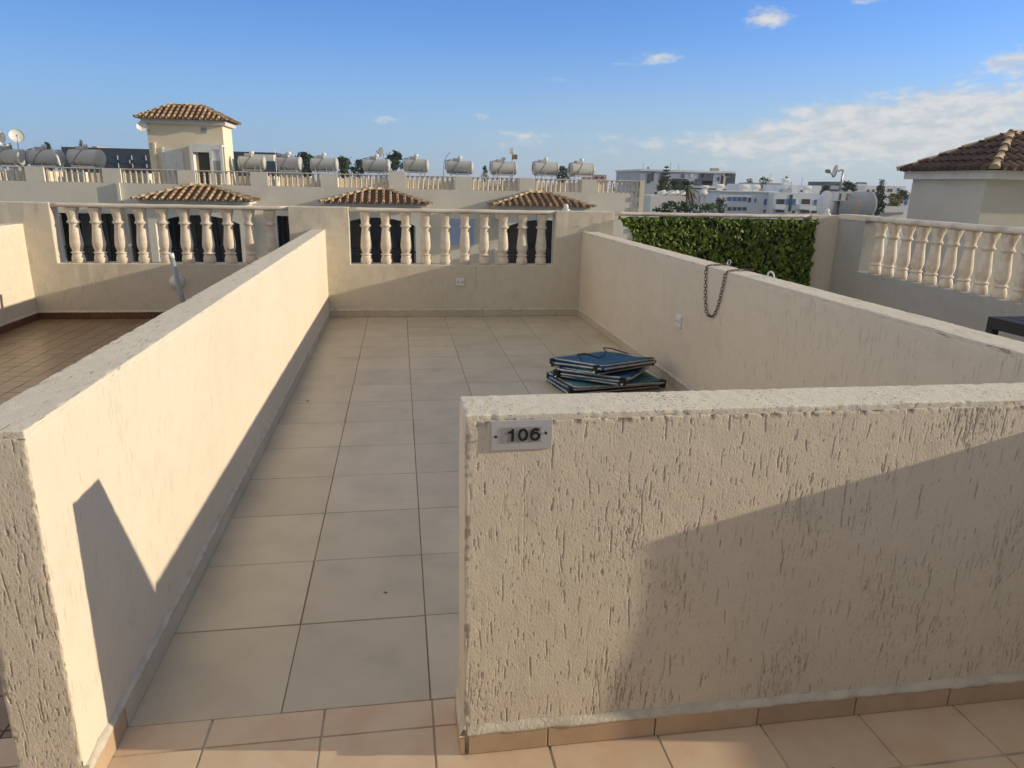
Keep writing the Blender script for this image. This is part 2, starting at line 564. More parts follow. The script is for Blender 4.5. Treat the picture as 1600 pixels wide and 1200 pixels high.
def vnoise(P, scale, seed=0):
    Q = np.asarray(P) * scale
    I = np.floor(Q).astype(np.int64)
    F = Q - I
    F = F * F * (3 - 2 * F)
    r = 0
    for a in (0, 1):
        for b in (0, 1):
            for c in (0, 1):
                w = (F[:, 0] if a else 1 - F[:, 0]) * (F[:, 1] if b else 1 - F[:, 1]) * (F[:, 2] if c else 1 - F[:, 2])
                r = r + w * hash3(I[:, 0] + a, I[:, 1] + b, I[:, 2] + c, seed)
    return r - 0.5


def gouges(w, h, n, seed, res=0.002, fine=1500):
    """height field (metres, negative = gouged) on a w x h wall face"""
    g = np.random.default_rng(seed)
    nx, nz = int(w / res) + 1, int(h / res) + 1
    H = np.zeros((nz, nx))
    centres = g.random((26, 2)) * [w, h]
    for s in range(n + fine):
        small = s >= n
        if g.random() < 0.55:
            c = centres[g.integers(26)] + g.normal(0, [0.05, 0.07])
        else:
            c = g.random(2) * [w, h]
        L = g.uniform(0.003, 0.010) if small else min(0.004 + g.exponential(0.019), 0.13)
        wd = g.uniform(0.0007, 0.0013) if small else g.uniform(0.0007, 0.0017)
        dp = g.uniform(0.0008, 0.0018) if small else g.uniform(0.0014, 0.0036)
        m_ = max(2, int(L / res))
        t = np.linspace(0, 1, m_)
        x = c[0] + np.cumsum(g.normal(0, 0.00022, m_)) + g.normal(0, 0.05) * L * t
        z = c[1] + L * (t - 0.5)
        dd = dp * np.clip(np.minimum(t, 1 - t) * 5 + 0.3, 0, 1) * g.uniform(0.6, 1.0, m_)
        ww = wd * g.uniform(0.7, 1.3, m_)
        for xi, zi, di, wi in zip(x, z, dd, ww):
            r = int(zi / res)
            if r < 0 or r >= nz: continue
            a, b = max(0, int((xi - 2.2 * wi) / res)), min(nx, int((xi + 2.2 * wi) / res) + 2)
            if a >= b: continue
            q = (np.arange(a, b) * res - xi) / wi
            H[r, a:b] = np.minimum(H[r, a:b], -di * np.exp(-(q ** 4)))
    return H, res


def sample(H, res, u, v):
    x = np.clip(u / res, 0, H.shape[1] - 1.001); z = np.clip(v / res, 0, H.shape[0] - 1.001)
    i, j = x.astype(int), z.astype(int)
    fx, fz = x - i, z - j
    return H[j, i] * (1 - fx) * (1 - fz) + H[j, i + 1] * fx * (1 - fz) + H[j + 1, i] * (1 - fx) * fz + H[j + 1, i + 1] * fx * fz


def axis_pts(a, b, step, r):
    n = max(1, int(round((b - a - 2 * r) / step)))
    return np.concatenate([[a, a + r * .35, a + r * .7], np.linspace(a + r, b - r, n + 1), [b - r * .7, b - r * .35, b]])


def plaster_block(name, matname, parent, x0, x1, y0, y1, z0, z1, step=(.03, .03, .03), r=0.006, amp=0.003, nscale=14, chips=0.0, fields=None, seed=1, skip=('z0',)):
    """rounded block whose faces are displaced by noise; fields = {face: (H, res)} adds gouges to a face"""
    AX = [axis_pts(a, b, s, r) for a, b, s in zip((x0, y0, z0), (x1, y1, z1), step)]
    lo = np.array([x0, y0, z0]); hi = np.array([x1, y1, z1])
    Vs, Fs, off = [], [], 0
    for ax in range(3):
        for side in (0, 1):
            key = 'xyz'[ax] + str(side)
            if key in skip: continue
            o1, o2 = [a for a in range(3) if a != ax]
            A, B = np.meshgrid(AX[o1], AX[o2], indexing='ij')
            P = np.zeros((A.size, 3))
            P[:, o1], P[:, o2], P[:, ax] = A.ravel(), B.ravel(), (hi if side else lo)[ax]
            na, nb = len(AX[o1]), len(AX[o2])
            idx = np.arange(na * nb).reshape(na, nb) + off
            q = np.stack([idx[:-1, :-1], idx[1:, :-1], idx[1:, 1:], idx[:-1, 1:]], -1).reshape(-1, 4)
            flip = (side == 0) ^ (ax == 1)
            Fs.append(q[:, ::-1] if flip else q)
            Vs.append(P); off += len(P)
    V = np.concatenate(Vs); F = np.concatenate(Fs)
    key = np.round(V * 1e5).astype(np.int64)
    _, first, inv = np.unique(key, axis=0, return_index=True, return_inverse=True)
    V = V[first]; F = inv.reshape(-1)[F]
    core = np.clip(V, lo + r, hi - r)
    core[:, 2] = np.clip(V[:, 2], lo[2], hi[2] - r)
    nrm = V - core
    ln = np.linalg.norm(nrm, axis=1, keepdims=True)
    nrm = nrm / np.maximum(ln, 1e-9)
    Q = core + nrm * r
    d = amp * (vnoise(V, nscale, seed) + 0.5 * vnoise(V, nscale * 2.7, seed + 3) + 0.4 * vnoise(V, nscale * 0.25, seed + 5))
    edge = np.clip(1 - np.min(np.sort(np.minimum(V - lo, hi - V), axis=1)[:, 1:2], axis=1) / 0.012, 0, 1)
    if chips:
        c = np.clip(vnoise(V, 60, seed + 9) + 0.6 * vnoise(V, 22, seed + 11) - 0.08, 0, 1)
        d = d - chips * c * edge
    gro = np.zeros(len(V))
    if fields:
        for key_, (H, res) in fields.items():
            ax = 'xyz'.index(key_[0]); side = int(key_[1])
            on = np.abs(V[:, ax] - (hi if side else lo)[ax]) < 1e-6
            o1 = 0 if ax == 1 else 1
            g = sample(H, res, V[on, o1] - lo[o1], V[on, 2] - lo[2])
            fade = np.clip(1 - edge[on], 0, 1)
            d[on] += g * fade
            gro[on] = np.clip(-g * 420, 0, 1) * fade
    if fields and 'y0' in fields:
        on = np.abs(V[:, 1] - lo[1]) < 1e-6
        c = np.clip((vnoise(V[on], 85, seed + 21) + 0.7 * vnoise(V[on] * [1, 1, .4], 34, seed + 22)) * 3.2 - .15, 0, 1)
        near = np.clip(1 - (hi[2] - V[on, 2]) / .022, 0, 1) * .9 + np.clip(1 - np.minimum(V[on, 0] - lo[0], hi[0] - V[on, 0]) / .020, 0, 1) * .6
        gro[on] = np.maximum(gro[on], np.clip(c * near * 1.6, 0, .9))
        d[on] -= .004 * c * np.clip(near, 0, 1)
    Q = Q + nrm * d[:, None]
    return mesh_np(name, Q, F, matname, parent, True, gro if fields else None)


# ------------------------------------------------------------------ the ground and floors
def ground_sheet():
    b = MB()
    b.add([(-2500, -600, -9.6), (2500, -600, -9.6), (2500, 4500, -9.6), (-2500, 4500, -9.6)], [(0, 1, 2, 3)])
    tag(b.build('ground', 'earth'), kind='structure')


ground_sheet()


def tile_floor(name, mats, x0, x1, y0, y1, ox, oy, s, gap=0.0038, tilt=0.0004, seed=3, sy=None):
    """tiles as separate chamfered quads above a grout sheet"""
    g = np.random.default_rng(seed)
    sy = sy or s
    b = MB()
    b.add([(x0, y0, -0.0035), (x1, y0, -0.0035), (x1, y1, -0.0035), (x0, y1, -0.0035)], [(0, 1, 2, 3)], False, 1)
    i0, i1 = math.floor((x0 - ox) / s), math.ceil((x1 - ox) / s)
    j0, j1 = math.floor((y0 - oy) / sy), math.ceil((y1 - oy) / sy)
    for i in range(i0, i1):
        for j in range(j0, j1):
            a, c = max(x0, ox + i * s + gap / 2), min(x1, ox + (i + 1) * s - gap / 2)
            e, f = max(y0, oy + j * sy + gap / 2), min(y1, oy + (j + 1) * sy - gap / 2)
            if c - a < 0.004 or f - e < 0.004: continue
            jx, jy = g.normal(0, 0.0005, 2)
            a += jx; c += jx; e += jy; f += jy
            h = 0.0012
            zt = g.normal(0, tilt, 4)
            vs = [(a, e, -0.0034), (c, e, -0.0034), (c, f, -0.0034), (a, f, -0.0034),
                  (a + h, e + h, zt[0]), (c - h, e + h, zt[1]), (c - h, f - h, zt[2]), (a + h, f - h, zt[3])]
            b.add(vs, [(4, 5, 6, 7), (0, 1, 5, 4), (1, 2, 6, 5), (2, 3, 7, 6), (3, 0, 4, 7)])
    return tag(b.build(name, mats), kind='structure')


XL, XR, YB, YF, HF = -0.444, 2.550, 6.531, -0.224, 1.007
tile_floor('terrace_floor', ['beige_tile', 'grout'], -0.45, 2.56, 0.001, YB + 0.01, 0.0, 0.0, 0.45)
tile_floor('corridor_floor', ['terracotta_tile', 'pale_grout'], -5.0, 6.2, -4.6, -0.001, 0.13, -0.113, 0.325, gap=0.005, seed=5)
tile_floor('neighbour_terrace_floor', ['brown_tile', 'brown_grout'], -3.58, -0.58, 0.0, YB + 0.01, 0.0, 0.03, 0.155, gap=0.004, seed=6)
tile_floor('neighbour_terrace_floor', ['beige_tile', 'grout'], 2.72, 5.88, 0.001, YB + 0.01, 0.1, 0.0, 0.45, seed=8)
b = MB()
b.box(-6, 6.3, -5.0, 6.74, -9.6, -0.01)
b.build('building_body', 'far_plaster')
o = bpy.data.objects['building_body']
o.name = 'roof_slab'
tag(o, kind='structure')


# ------------------------------------------------------------------ the terrace walls
def skirting(parent, segs, mats, z1=0.072, th=0.012, ledge=0.022, run=0.45, seed=1):
    """tile skirting with a mortar ledge on top; segs = [(p, q, outward normal, tile material, joint origin)]"""
    g = np.random.default_rng(seed)
    led = MB()
    groups = {}
    for (px_, py_), (qx, qy), (nx, ny), mname, t0, step in segs:
        b = groups.setdefault(mname, MB())
        L = math.hypot(qx - px_, qy - py_)
        ux, uy = (qx - px_) / L, (qy - py_) / L
        cuts = [0.0]
        t = t0
        while t < L - 0.02:
            if t > 0.02: cuts.append(t)
            t += step
        cuts.append(L)
        for a, c in zip(cuts[:-1], cuts[1:]):
            a2, c2 = a + 0.0018, c - 0.0018
            e = th + g.normal(0, 0.0008)
            M = Matrix(((ux, nx, 0, px_), (uy, ny, 0, py_), (0, 0, 1, 0), (0, 0, 0, 1)))
            b.cbox(a2, c2, -0.004, e, 0.002, z1 + g.normal(0, 0.001), 0.0015, 0, M)
        # mortar ledge: sloping bead with an uneven edge
        n = max(2, int(L / 0.03))
        ts = np.linspace(-0.002, L + 0.002, n + 1)
        rows = []
        for t in ts:
            e1 = th + 0.002 + g.normal(0, 0.0012)
            zz = z1 + ledge + g.normal(0, 0.0028)
            bx, by = px_ + ux * t, py_ + uy * t
            rows.append([(bx - nx * .004, by - ny * .004, z1 - .001), (bx + nx * e1, by + ny * e1, z1 - 0.001 + g.normal(0, .0008)), (bx + nx * (e1 - .002), by + ny * (e1 - .002), z1 + 0.007 + g.normal(0, .001)),
                         (bx + nx * .002, by + ny * .002, zz), (bx - nx * .006, by - ny * .006, zz - .001)])
        vs = [p for r_ in rows for p in r_]
        fs = []
        for i in range(n):
            for k in range(4):
                q = (i * 5 + k, (i + 1) * 5 + k, (i + 1) * 5 + k + 1, i * 5 + k + 1)
                fs.append(q if (ux * ny - uy * nx) < 0 else q[::-1])
        led.add(vs, fs, True)
    for mname, b in groups.items():
        b.build('skirting', mname, parent, True)
    led.build('skirting_ledge', 'mortar', parent, True)


# front wall with the number plate
fw = thing('parapet_wall', 'short rough plastered parapet carrying the number plate, beside the terrace entrance', 'wall', (1.6, -0.14, 0))
Hf, rs = gouges(2.21, HF, 2300, 21, res=.0013, fine=12000)
plaster_block('wall', 'front_plaster', fw, 0.533, 2.74, YF, -0.056, 0.0, HF - 0.014, step=(.0017, .03, .0034), r=.007, amp=.0011, nscale=22, chips=.010, fields={'y0': (Hf, rs)}, seed=2)
plaster_block('coping', 'coping_plaster', fw, 0.534, 2.745, YF + .0015, -0.057, HF - 0.018, HF, step=(.005, .006, .003), r=.0035, amp=.0020, nscale=42, chips=.008, seed=4)
skirting(fw, [((0.545, YF), (2.74, YF), (0, -1), 'terracotta_skirting', 0.228, 0.3215), ((0.533, -0.06), (0.533, YF - .012), (-1, 0), 'terracotta_skirting', 0.06, 0.33)], None, seed=2, z1=0.066, ledge=0.024)

# left dividing wall
lw = thing('parapet_wall', 'long sunlit plaster dividing wall on the left of the terrace, with a triangular shadow', 'wall', (-0.52, 3.0, 0))
He, rs = gouges(0.152, HF, 160, 31, res=.0013, fine=1000)
plaster_block('wall', 'front_plaster', lw, -0.596, XL, YF - 0.02, YB + 0.004, 0.0, HF - 0.014, step=(.0015, .02, .0032), r=.007, amp=.0012, nscale=18, chips=.009, fields={'y0': (He, rs)}, seed=12)
plaster_block('coping', 'coping_plaster_long', lw, -0.595, XL - .001, YF - .0185, YB + .002, HF - 0.018, HF, step=(.007, .008, .003), r=.0035, amp=.0022, nscale=34, chips=.009, seed=14)
skirting(lw, [((XL, 0.0), (XL, YB), (1, 0), 'beige_skirting', 0.0, 0.45), ((XL, YF - .02), (XL, 0.0), (1, 0), 'terracotta_skirting', 0.5, 0.33),
              ((-0.596, YF - .02), (XL + .012, YF - .02), (0, -1), 'terracotta_skirting', 0.11, 0.33)], None, seed=3)
skirting(lw, [((-0.596, YB), (-0.596, 0.0), (-1, 0), 'brown_skirting', 0.0, 0.32)], None, seed=4)

# right dividing wall
rw = thing('parapet_wall', 'long shaded plaster dividing wall on the right of the terrace, with a chain hanging over it', 'wall', (2.64, 3.0, 0))
plaster_block('wall', 'side_plaster', rw, XR, 2.728, -0.05, YB + 0.004, 0.0, HF - 0.004, step=(.02, .02, .02), r=.007, amp=.0025, nscale=18, chips=.006, seed=22)
plaster_block('coping', 'coping_plaster_long', rw, XR + .001, 2.727, -0.049, YB + .002, HF - 0.010, HF + .010, step=(.009, .009, .003), r=.0035, amp=.0022, nscale=34, chips=.008, seed=24)
skirting(rw, [((XR, YB), (XR, -0.05), (-1, 0), 'beige_skirting', 0.03, 0.45)], None, seed=5)

# far left wall of the neighbour's terrace
flw = thing('parapet_wall', 'sunlit plaster wall at the far left edge, beyond the brown tiled terrace', 'wall', (-3.66, 3.0, 0))
plaster_block('wall', 'side_plaster', flw, -3.75, -3.572, 0.3, YB + .004, 0.0, 1.018, step=(.04, .04, .04), r=.007, amp=.003, nscale=16, seed=32)
plaster_block('coping', 'coping_plaster_long', flw, -3.752, -3.571, 0.298, YB + .002, 1.012, 1.032, step=(.02, .03, .004), r=.006, amp=.004, nscale=30, chips=.006, seed=34)
skirting(flw, [((-3.572, 0.3), (-3.572, YB), (1, 0), 'brown_skirting', 0.1, 0.32)], None, seed=6)

# the next wall along the corridor steps forward and throws the shadow on the right of the front wall
cw = thing('parapet_wall', 'plaster parapet of the next terrace, just out of frame, shading the rough front wall', 'wall', (3.1, -.33, 0))
for nm, mt_, z0_, z1_, e in (('wall', 'side_plaster', 0.0, 0.990, 0.0), ('coping', 'coping_plaster_long', 0.984, 1.007, .001)):
    o = plaster_block(nm, mt_, cw, 2.485 - e, 3.7, -0.43 - e, YF - .004, z0_, z1_, step=(.04, .04, .04), r=.007, amp=.002, nscale=16, seed=42)
    for v in o.data.vertices:                                     # its face leans out a little towards the floor
        if v.co.y < -.3: v.co.y -= .045 * max(0.0, .8 - v.co.z)
for x0_, x1_, lab_ in ((0.80, 2.75, 'unseen plaster parapet added across the corridor behind the camera, right of the photographer'), (-3.6, -0.42, 'unseen plaster parapet added across the corridor behind the camera, left of the photographer')):
    bwl = thing('parapet_wall', lab_, 'wall', ((x0_ + x1_) / 2, -1.56, 0))  # unseen walls added to keep low sky light off the front wall
    plaster_block('wall', 'side_plaster', bwl, x0_, x1_, -1.64, -1.48, 0.0, .99, step=(.1, .1, .1), r=.007, amp=.003, nscale=16, seed=51)
    plaster_block('coping', 'coping_plaster_long', bwl, x0_ - .001, x1_ + .001, -1.641, -1.479, .984, 1.007, step=(.1, .1, .01), r=.006, amp=.003, nscale=16, seed=52)
ew = thing('parapet_wall', 'plaster parapet closing the corridor, out of frame at the right', 'wall', (5.3, -1.6, 0))
plaster_block('wall', 'side_plaster', ew, 5.22, 5.40, -3.0, YF - .3, 0.0, .99, step=(.1, .1, .1), r=.007, amp=.003, nscale=16, seed=46)
plaster_block('coping', 'coping_plaster_long', ew, 5.219, 5.401, -3.001, YF - .299, .984, 1.007, step=(.1, .1, .01), r=.006, amp=.003, nscale=16, seed=47)


def castle(name, matname, parent, xs, z_lo, z_hi, notches, y0, y1, step=0.05, seed=1, swap=False, amp=.003, zb=0.0):
    """parapet with pillars: full height except over the notches (a, b) where it stops at z_lo.
    Built as one displaced skin; swap lays it along y instead of x."""
    g = []
    edges = sorted(set([xs[0], xs[1]] + [e for n_ in notches for e in n_]))
    X = []
    for a, b_ in zip(edges[:-1], edges[1:]):
        n = max(1, int(round((b_ - a) / step)))
        X += list(np.linspace(a, b_, n + 1)[:-1])
    X.append(edges[-1])
    X = np.array(X)
    Z = np.concatenate([np.linspace(zb, z_lo, max(2, int((z_lo - zb) / step)) + 1), np.linspace(z_lo, z_hi, max(2, int((z_hi - z_lo) / step)) + 1)[1:]])
    nlo = max(2, int((z_lo - zb) / step))
    solid = np.ones((len(X) - 1, len(Z) - 1), bool)
    for i in range(len(X) - 1):
        c = (X[i] + X[i + 1]) / 2
        if any(a < c < b_ for a, b_ in notches):
            solid[i, nlo:] = False
    Yn = np.linspace(y0, y1, 5)
    V, F, idx = [], [], {}

    def vid(i, j, k):
        if (i, j, k) not in idx:
            idx[i, j, k] = len(V); V.append((X[i], Yn[j], Z[k]))
        return idx[i, j, k]
    nj = len(Yn) - 1
    for i in range(len(X) - 1):
        for k in range(len(Z) - 1):
            if not solid[i, k]: continue
            F.append((vid(i, 0, k), vid(i + 1, 0, k), vid(i + 1, 0, k + 1), vid(i, 0, k + 1)))
            F.append((vid(i + 1, nj, k), vid(i, nj, k), vid(i, nj, k + 1), vid(i + 1, nj, k + 1)))
            for j in range(nj):
                if k == len(Z) - 2 or not solid[i, k + 1]:
                    F.append((vid(i, j, k + 1), vid(i + 1, j, k + 1), vid(i + 1, j + 1, k + 1), vid(i, j + 1, k + 1)))
                if i == 0 or not solid[i - 1, k]:
                    F.append((vid(i, j + 1, k), vid(i, j, k), vid(i, j, k + 1), vid(i, j + 1, k + 1)))
                if i == len(X) - 2 or not solid[i + 1, k]:
                    F.append((vid(i + 1, j, k), vid(i + 1, j + 1, k), vid(i + 1, j + 1, k + 1), vid(i + 1, j, k + 1)))
    V = np.array(V, float); F = np.array(F)
    D = np.stack([vnoise(V, 13, seed), vnoise(V, 13, seed + 1), vnoise(V, 13, seed + 2)], -1) * amp * 2 + np.stack([vnoise(V, 3, seed), vnoise(V, 3, seed + 1), vnoise(V, 3, seed + 2)], -1) * amp
    V = V + D
    if swap:
        V = V[:, [1, 0, 2]]; F = F[:, ::-1]
    o = mesh_np(name, V, F, matname, parent, False)
    md = o.modifiers.new('bevel', 'BEVEL')
    md.width = 0.008; md.segments = 2; md.limit_method = 'ANGLE'; md.angle_limit = R_(50)
    return o


bw = thing('balustrade_wall', 'beige plastered back wall of the terraces with square pillars between the balusters', 'wall', (1.2, 6.63, 0))
castle('wall', 'back_plaster', bw, (-4.6, 6.05), 0.612, 1.252, [(-3.29, -0.84), (-0.178, 2.222), (2.93, 5.50)], YB, 6.735, 0.05, seed=3)
skirting(bw, [((2.55, YB), (XL, YB), (0, -1), 'beige_skirting', 0.28, 0.45)], None, seed=7)
skirting(bw, [((-0.596, YB), (-3.57, YB), (0, -1), 'brown_skirting', 0.2, 0.32)], None, seed=8)

sw = thing('balustrade_wall', 'shaded plastered side wall at the right, its row of balusters edged with sun', 'wall', (5.97, 4.8, 0))
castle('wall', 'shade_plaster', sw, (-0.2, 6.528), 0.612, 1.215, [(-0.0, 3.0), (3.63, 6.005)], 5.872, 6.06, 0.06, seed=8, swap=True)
plaster_block('coping', 'coping_plaster_long', sw, 5.866, 6.066, 6.0, 6.535, 1.212, 1.272, step=(.03, .03, .02), r=.008, amp=.003, nscale=20, seed=9)

# ------------------------------------------------------------------ balustrades
BAL = [(.058, 0), (.066, .006), (.067, .045), (.060, .075), (.053, .094), (.050, .098), (.062, .103), (.066, .110), (.062, .118), (.050, .122), (.048, .130), (.056, .150), (.063, .180), (.0655, .205),
       (.064, .235), (.059, .280), (.054, .325), (.049, .375), (.0455, .410), (.047, .418), (.055, .426), (.065, .434), (.066, .441), (.058, .450), (.052, .458), (.049, .470), (.050, .490), (.056, .520), (.062, .548), (.0655, .572), (.066, .592)]


def baluster_mesh():
    b = MB()
    seg = 24
    vs, fs = [], []
    for r, z in BAL:
        sq = max(0.0, min(1.0, (z - .50) / .07))                 # turns square towards the top block
        for k in range(seg):
            a = 2 * math.pi * (k + .5) / seg
            oc = 1 / max(abs(math.cos((a + math.pi / 8) % (math.pi / 4) - math.pi / 8)), .9)
            s_ = 1 / max(abs(math.cos(a)), abs(math.sin(a)))
            f = (1 - sq) * (0.75 + .25 * oc) + sq * min(s_, 1.27) * .92
            vs.append((r * f * math.cos(a), r * f * math.sin(a), z))
    for i in range(len(BAL) - 1):
        for k in range(seg):
            k2 = (k + 1) % seg
            fs.append((i * seg + k, i * seg + k2, (i + 1) * seg + k2, (i + 1) * seg + k))
    b.add(vs, fs, True)
    o = b.build('baluster', 'travertine')
    return o


bal0 = baluster_mesh()


def rail_box(parent, a, c, along='x', y0=6.545, y1=6.72, z0=1.204, z1=1.250):
    b = MB()
    # rounded handrail section
    hw, hh = (y1 - y0) / 2, (z1 - z0) / 2
    sec = []
    for k in range(20):
        t = 2 * math.pi * k / 20
        c_, s_ = math.cos(t), math.sin(t)
        sec.append((math.copysign(abs(c_) ** .5, c_) * hw, math.copysign(abs(s_) ** .6, s_) * hh))
    cy, cz = (y0 + y1) / 2, (z0 + z1) / 2
    n = 24
    vs, fs = [], []
    for i in range(n + 1):
        t = a + (c - a) * i / n
        w = 0.0015 * math.sin(i * 1.7) + 0.001 * math.sin(i * .6)
        for p, q in sec:
            vs.append((t, cy + p, cz + q + w) if along == 'x' else (cy + p, t, cz + q + w))
    for i in range(n):
        for k in range(20):
            k2 = (k + 1) % 20
            q = (i * 20 + k, i * 20 + k2, (i + 1) * 20 + k2, (i + 1) * 20 + k)
            fs.append(q[::-1] if along == 'x' else q)
    b.add(vs, fs, True)
    for s, e in ((0, 1), (n, -1)):
        q = tuple(s * 20 + k for k in range(20))
        b.f.append(q if (e == 1) == (along == 'x') else q[::-1]); b.s.append(False); b.mi.append(0)
    return b.build('handrail', 'rail_stone', parent, True)


first_bal = [True]


def put_balusters(parent, pts):
    for x, y in pts:
        if first_bal[0]:
            o = bal0; first_bal[0] = False
        else:
            o = bal0.copy(); col.objects.link(o)
        o.parent = parent
        o.location = Vector((x, y, 0.611)) - parent.location
        o.rotation_euler = (0, 0, random.choice((0, 1, 2, 3)) * math.pi / 2 + random.uniform(-.04, .04))


lb = thing('balustrade', 'stone balustrade in the back wall behind the brown tiled terrace, left of the first pillar', 'balustrade', (-2.05, 6.63, 0), 0, 'balustrades of the back wall')
put_balusters(lb, [(-3.112 + .2285 * k, 6.632) for k in range(10)])
rail_box(lb, -3.32, -0.85)
cb = thing('balustrade', 'stone balustrade with ten turned balusters straight ahead at the end of the terrace', 'balustrade', (1.02, 6.63, 0), 0, 'balustrades of the back wall')
put_balusters(cb, [(0.0 + .2300 * k, 6.632) for k in range(10)])
rail_box(cb, -0.172, 2.216)
hb = thing('balustrade', 'pale stone handrail running along the top of the leafy screen', 'balustrade', (4.2, 6.63, 0), 0, 'balustrades of the back wall')
rail_box(hb, 2.935, 5.495)
rb = thing('balustrade', 'stone balustrade in the shaded side wall at the right, balusters with sunlit right edges', 'balustrade', (5.97, 4.8, 0))
put_balusters(rb, [(5.966, 5.815 - .2277 * k) for k in range(10)])
rail_box(rb, -0.15, 5.998, 'y', 5.868, 6.064, 1.206, 1.268)

# small white lamp bases on the wall tops
def cap_light(x, y, z, label):
    t = thing('lamp_base', label, 'lamp base', (x, y, z))
    b = MB(); b.lathe([(.045, 0), (.046, .02), (.040, .028)], 14); b.build('base', 'white_plastic', t)
    b = MB(); b.lathe([(.026, .028), (.030, .05), (.022, .078), (.01, .085)], 14); b.build('cap', 'white_plastic', t)


cap_light(2.36, 6.62, 1.247, 'small white capped fitting on the wall top right of the middle balustrade')
cap_light(5.74, 6.60, 1.249, 'small white fitting on the wall top in front of the large tank')

# ------------------------------------------------------------------ number plate, sockets, chain, ring
sg = thing('number_plate', 'grey aluminium plate with black number 106 screwed to the front wall', 'sign', (0.676, -0.2240, 0.954))
b = MB()
b.cbox(-.077, .077, -.005, -.0015, -.039, .039, .0008, 0, Matrix.Rotation(R_(-0.4), 4, 'Y'))
b.build('plate', 'aluminium', sg)
Mrot = Matrix.Rotation(R_(-0.4), 4, 'Y')
for x0, x1 in ((-.0510, -.0132), (-.0130, .0179), (.0181, .0490)):
    b = MB()
    b.cbox(x0, x1, -.0066, -.0045, -.0195, .0215, .0003, 0, Mrot)
    b.build('digit_tile', 'grey_plastic', sg)
for k, ch in enumerate('106'):
    if ch == '1':
        b = MB()
        b.prism([(.0010, -.0165), (.0076, -.0165), (.0076, .0165), (.0034, .0165), (.0010, .0120), (-.0022, .0098), (-.0072, .0092), (-.0072, .0046), (.0010, .0046)], -.0006, .0008)
        d = b.build('numeral', 'black_plastic', sg)
        d.matrix_local = Mrot @ Matrix.Translation((-.0285, -.0074, .001))
        continue
    if ch == '0':
        pts_ = [(.0098 * math.cos(a), .0136 * math.sin(a)) for a in np.linspace(0, 2 * math.pi, 29)[:-1]]
        closed = True
    else:
        pts_ = [(.0098 * math.cos(a), -.0045 + .0094 * math.sin(a)) for a in np.linspace(math.pi * .75, math.pi * .75 + 2 * math.pi, 25)]
        pts_ = [(.0092, .0098), (.0060, .0130), (.0010, .0138), (-.0045, .0125), (-.0082, .0080), (-.0098, .0015), (-.0099, -.0040)]
        pts_ += [(.0098 * math.cos(a), -.0048 + .0092 * math.sin(a)) for a in np.linspace(math.pi * 1.06, math.pi * 2.94, 22)]
        closed = False
    b = MB()
    n_ = len(pts_)
    vs = []
    for i in range(n_):
        p_, q_ = pts_[i - 1 if (closed or i) else 0], pts_[(i + 1) % n_ if (closed or i < n_ - 1) else i]
        tx, tz = q_[0] - p_[0], q_[1] - p_[1]
        l_ = math.hypot(tx, tz)
        nx_, nz_ = -tz / l_ * .0031, tx / l_ * .0031
        e_ = i * 1e-6
        for sgn in (1, -1):
            for yy in (-.0008 - e_, .0006):
                vs.append((pts_[i][0] + sgn * nx_, yy, pts_[i][1] + sgn * nz_))
    fs = []
    for i in range(n_ if closed else n_ - 1):
        j = (i + 1) % n_
        for k0, k1 in ((0, 1), (1, 3), (3, 2), (2, 0)):
            fs.append((i * 4 + k0, j * 4 + k0, j * 4 + k1, i * 4 + k1))
    b.add(vs, fs, False)
    d = b.build('numeral', 'black_plastic', sg)
    d.matrix_local = Mrot @ Matrix.Translation((.0022 if k == 1 else .0330, -.0074, .001))
for x, z in ((-.066, -.002), (.060, .004)):
    b = MB(); b.lathe([(.0026, 0), (.0026, .004), (.0036, .0045), (.0022, .0065)], 10, Matrix.Translation((x, -.0045, z)) @ Matrix.Rotation(R_(90), 4, 'X'))
    b.build('screw', 'dark_metal', sg)


def socket(loc, rz, label):
    t = thing('wall_socket', label, 'socket', loc, rz)
    b = MB(); b.cbox(-.050, .050, -.014, .004, -.048, .048, .004); b.build('plate', 'white_plastic', t)
    for s in (-1, 1):
        b = MB(); b.lathe([(.0075, 0), (.0075, .0012)], 12, Matrix.Translation((s * .029, -.0135, 0)) @ Matrix.Rotation(R_(90), 4, 'X')); b.build('screw_hole', 'black_plastic', t)


socket((1.088, YB - .001, .413), 0, 'white square blanking plate on the back wall below the middle balustrade')
socket((XR - .001, 3.345, .540), -math.pi / 2, 'white square blanking plate on the shaded right dividing wall below the chain')


def resample(pts, step):
    pts = [Vector(p) for p in pts]
    out = [pts[0].copy()]
    rem = step
    for a, b_ in zip(pts[:-1], pts[1:]):
        L = (b_ - a).length; t = rem
        while t <= L:
            out.append(a + (b_ - a) * (t / L)); t += step
        rem = t - L
    return out


def catenary(p, q, bottom, n=60):
    out = []
    for i in range(n + 1):
        t = i / n
        y = p[1] + (q[1] - p[1]) * t
        s = 2 * t - 1.0
        out.append((p[0], y, 0, s))
    return out


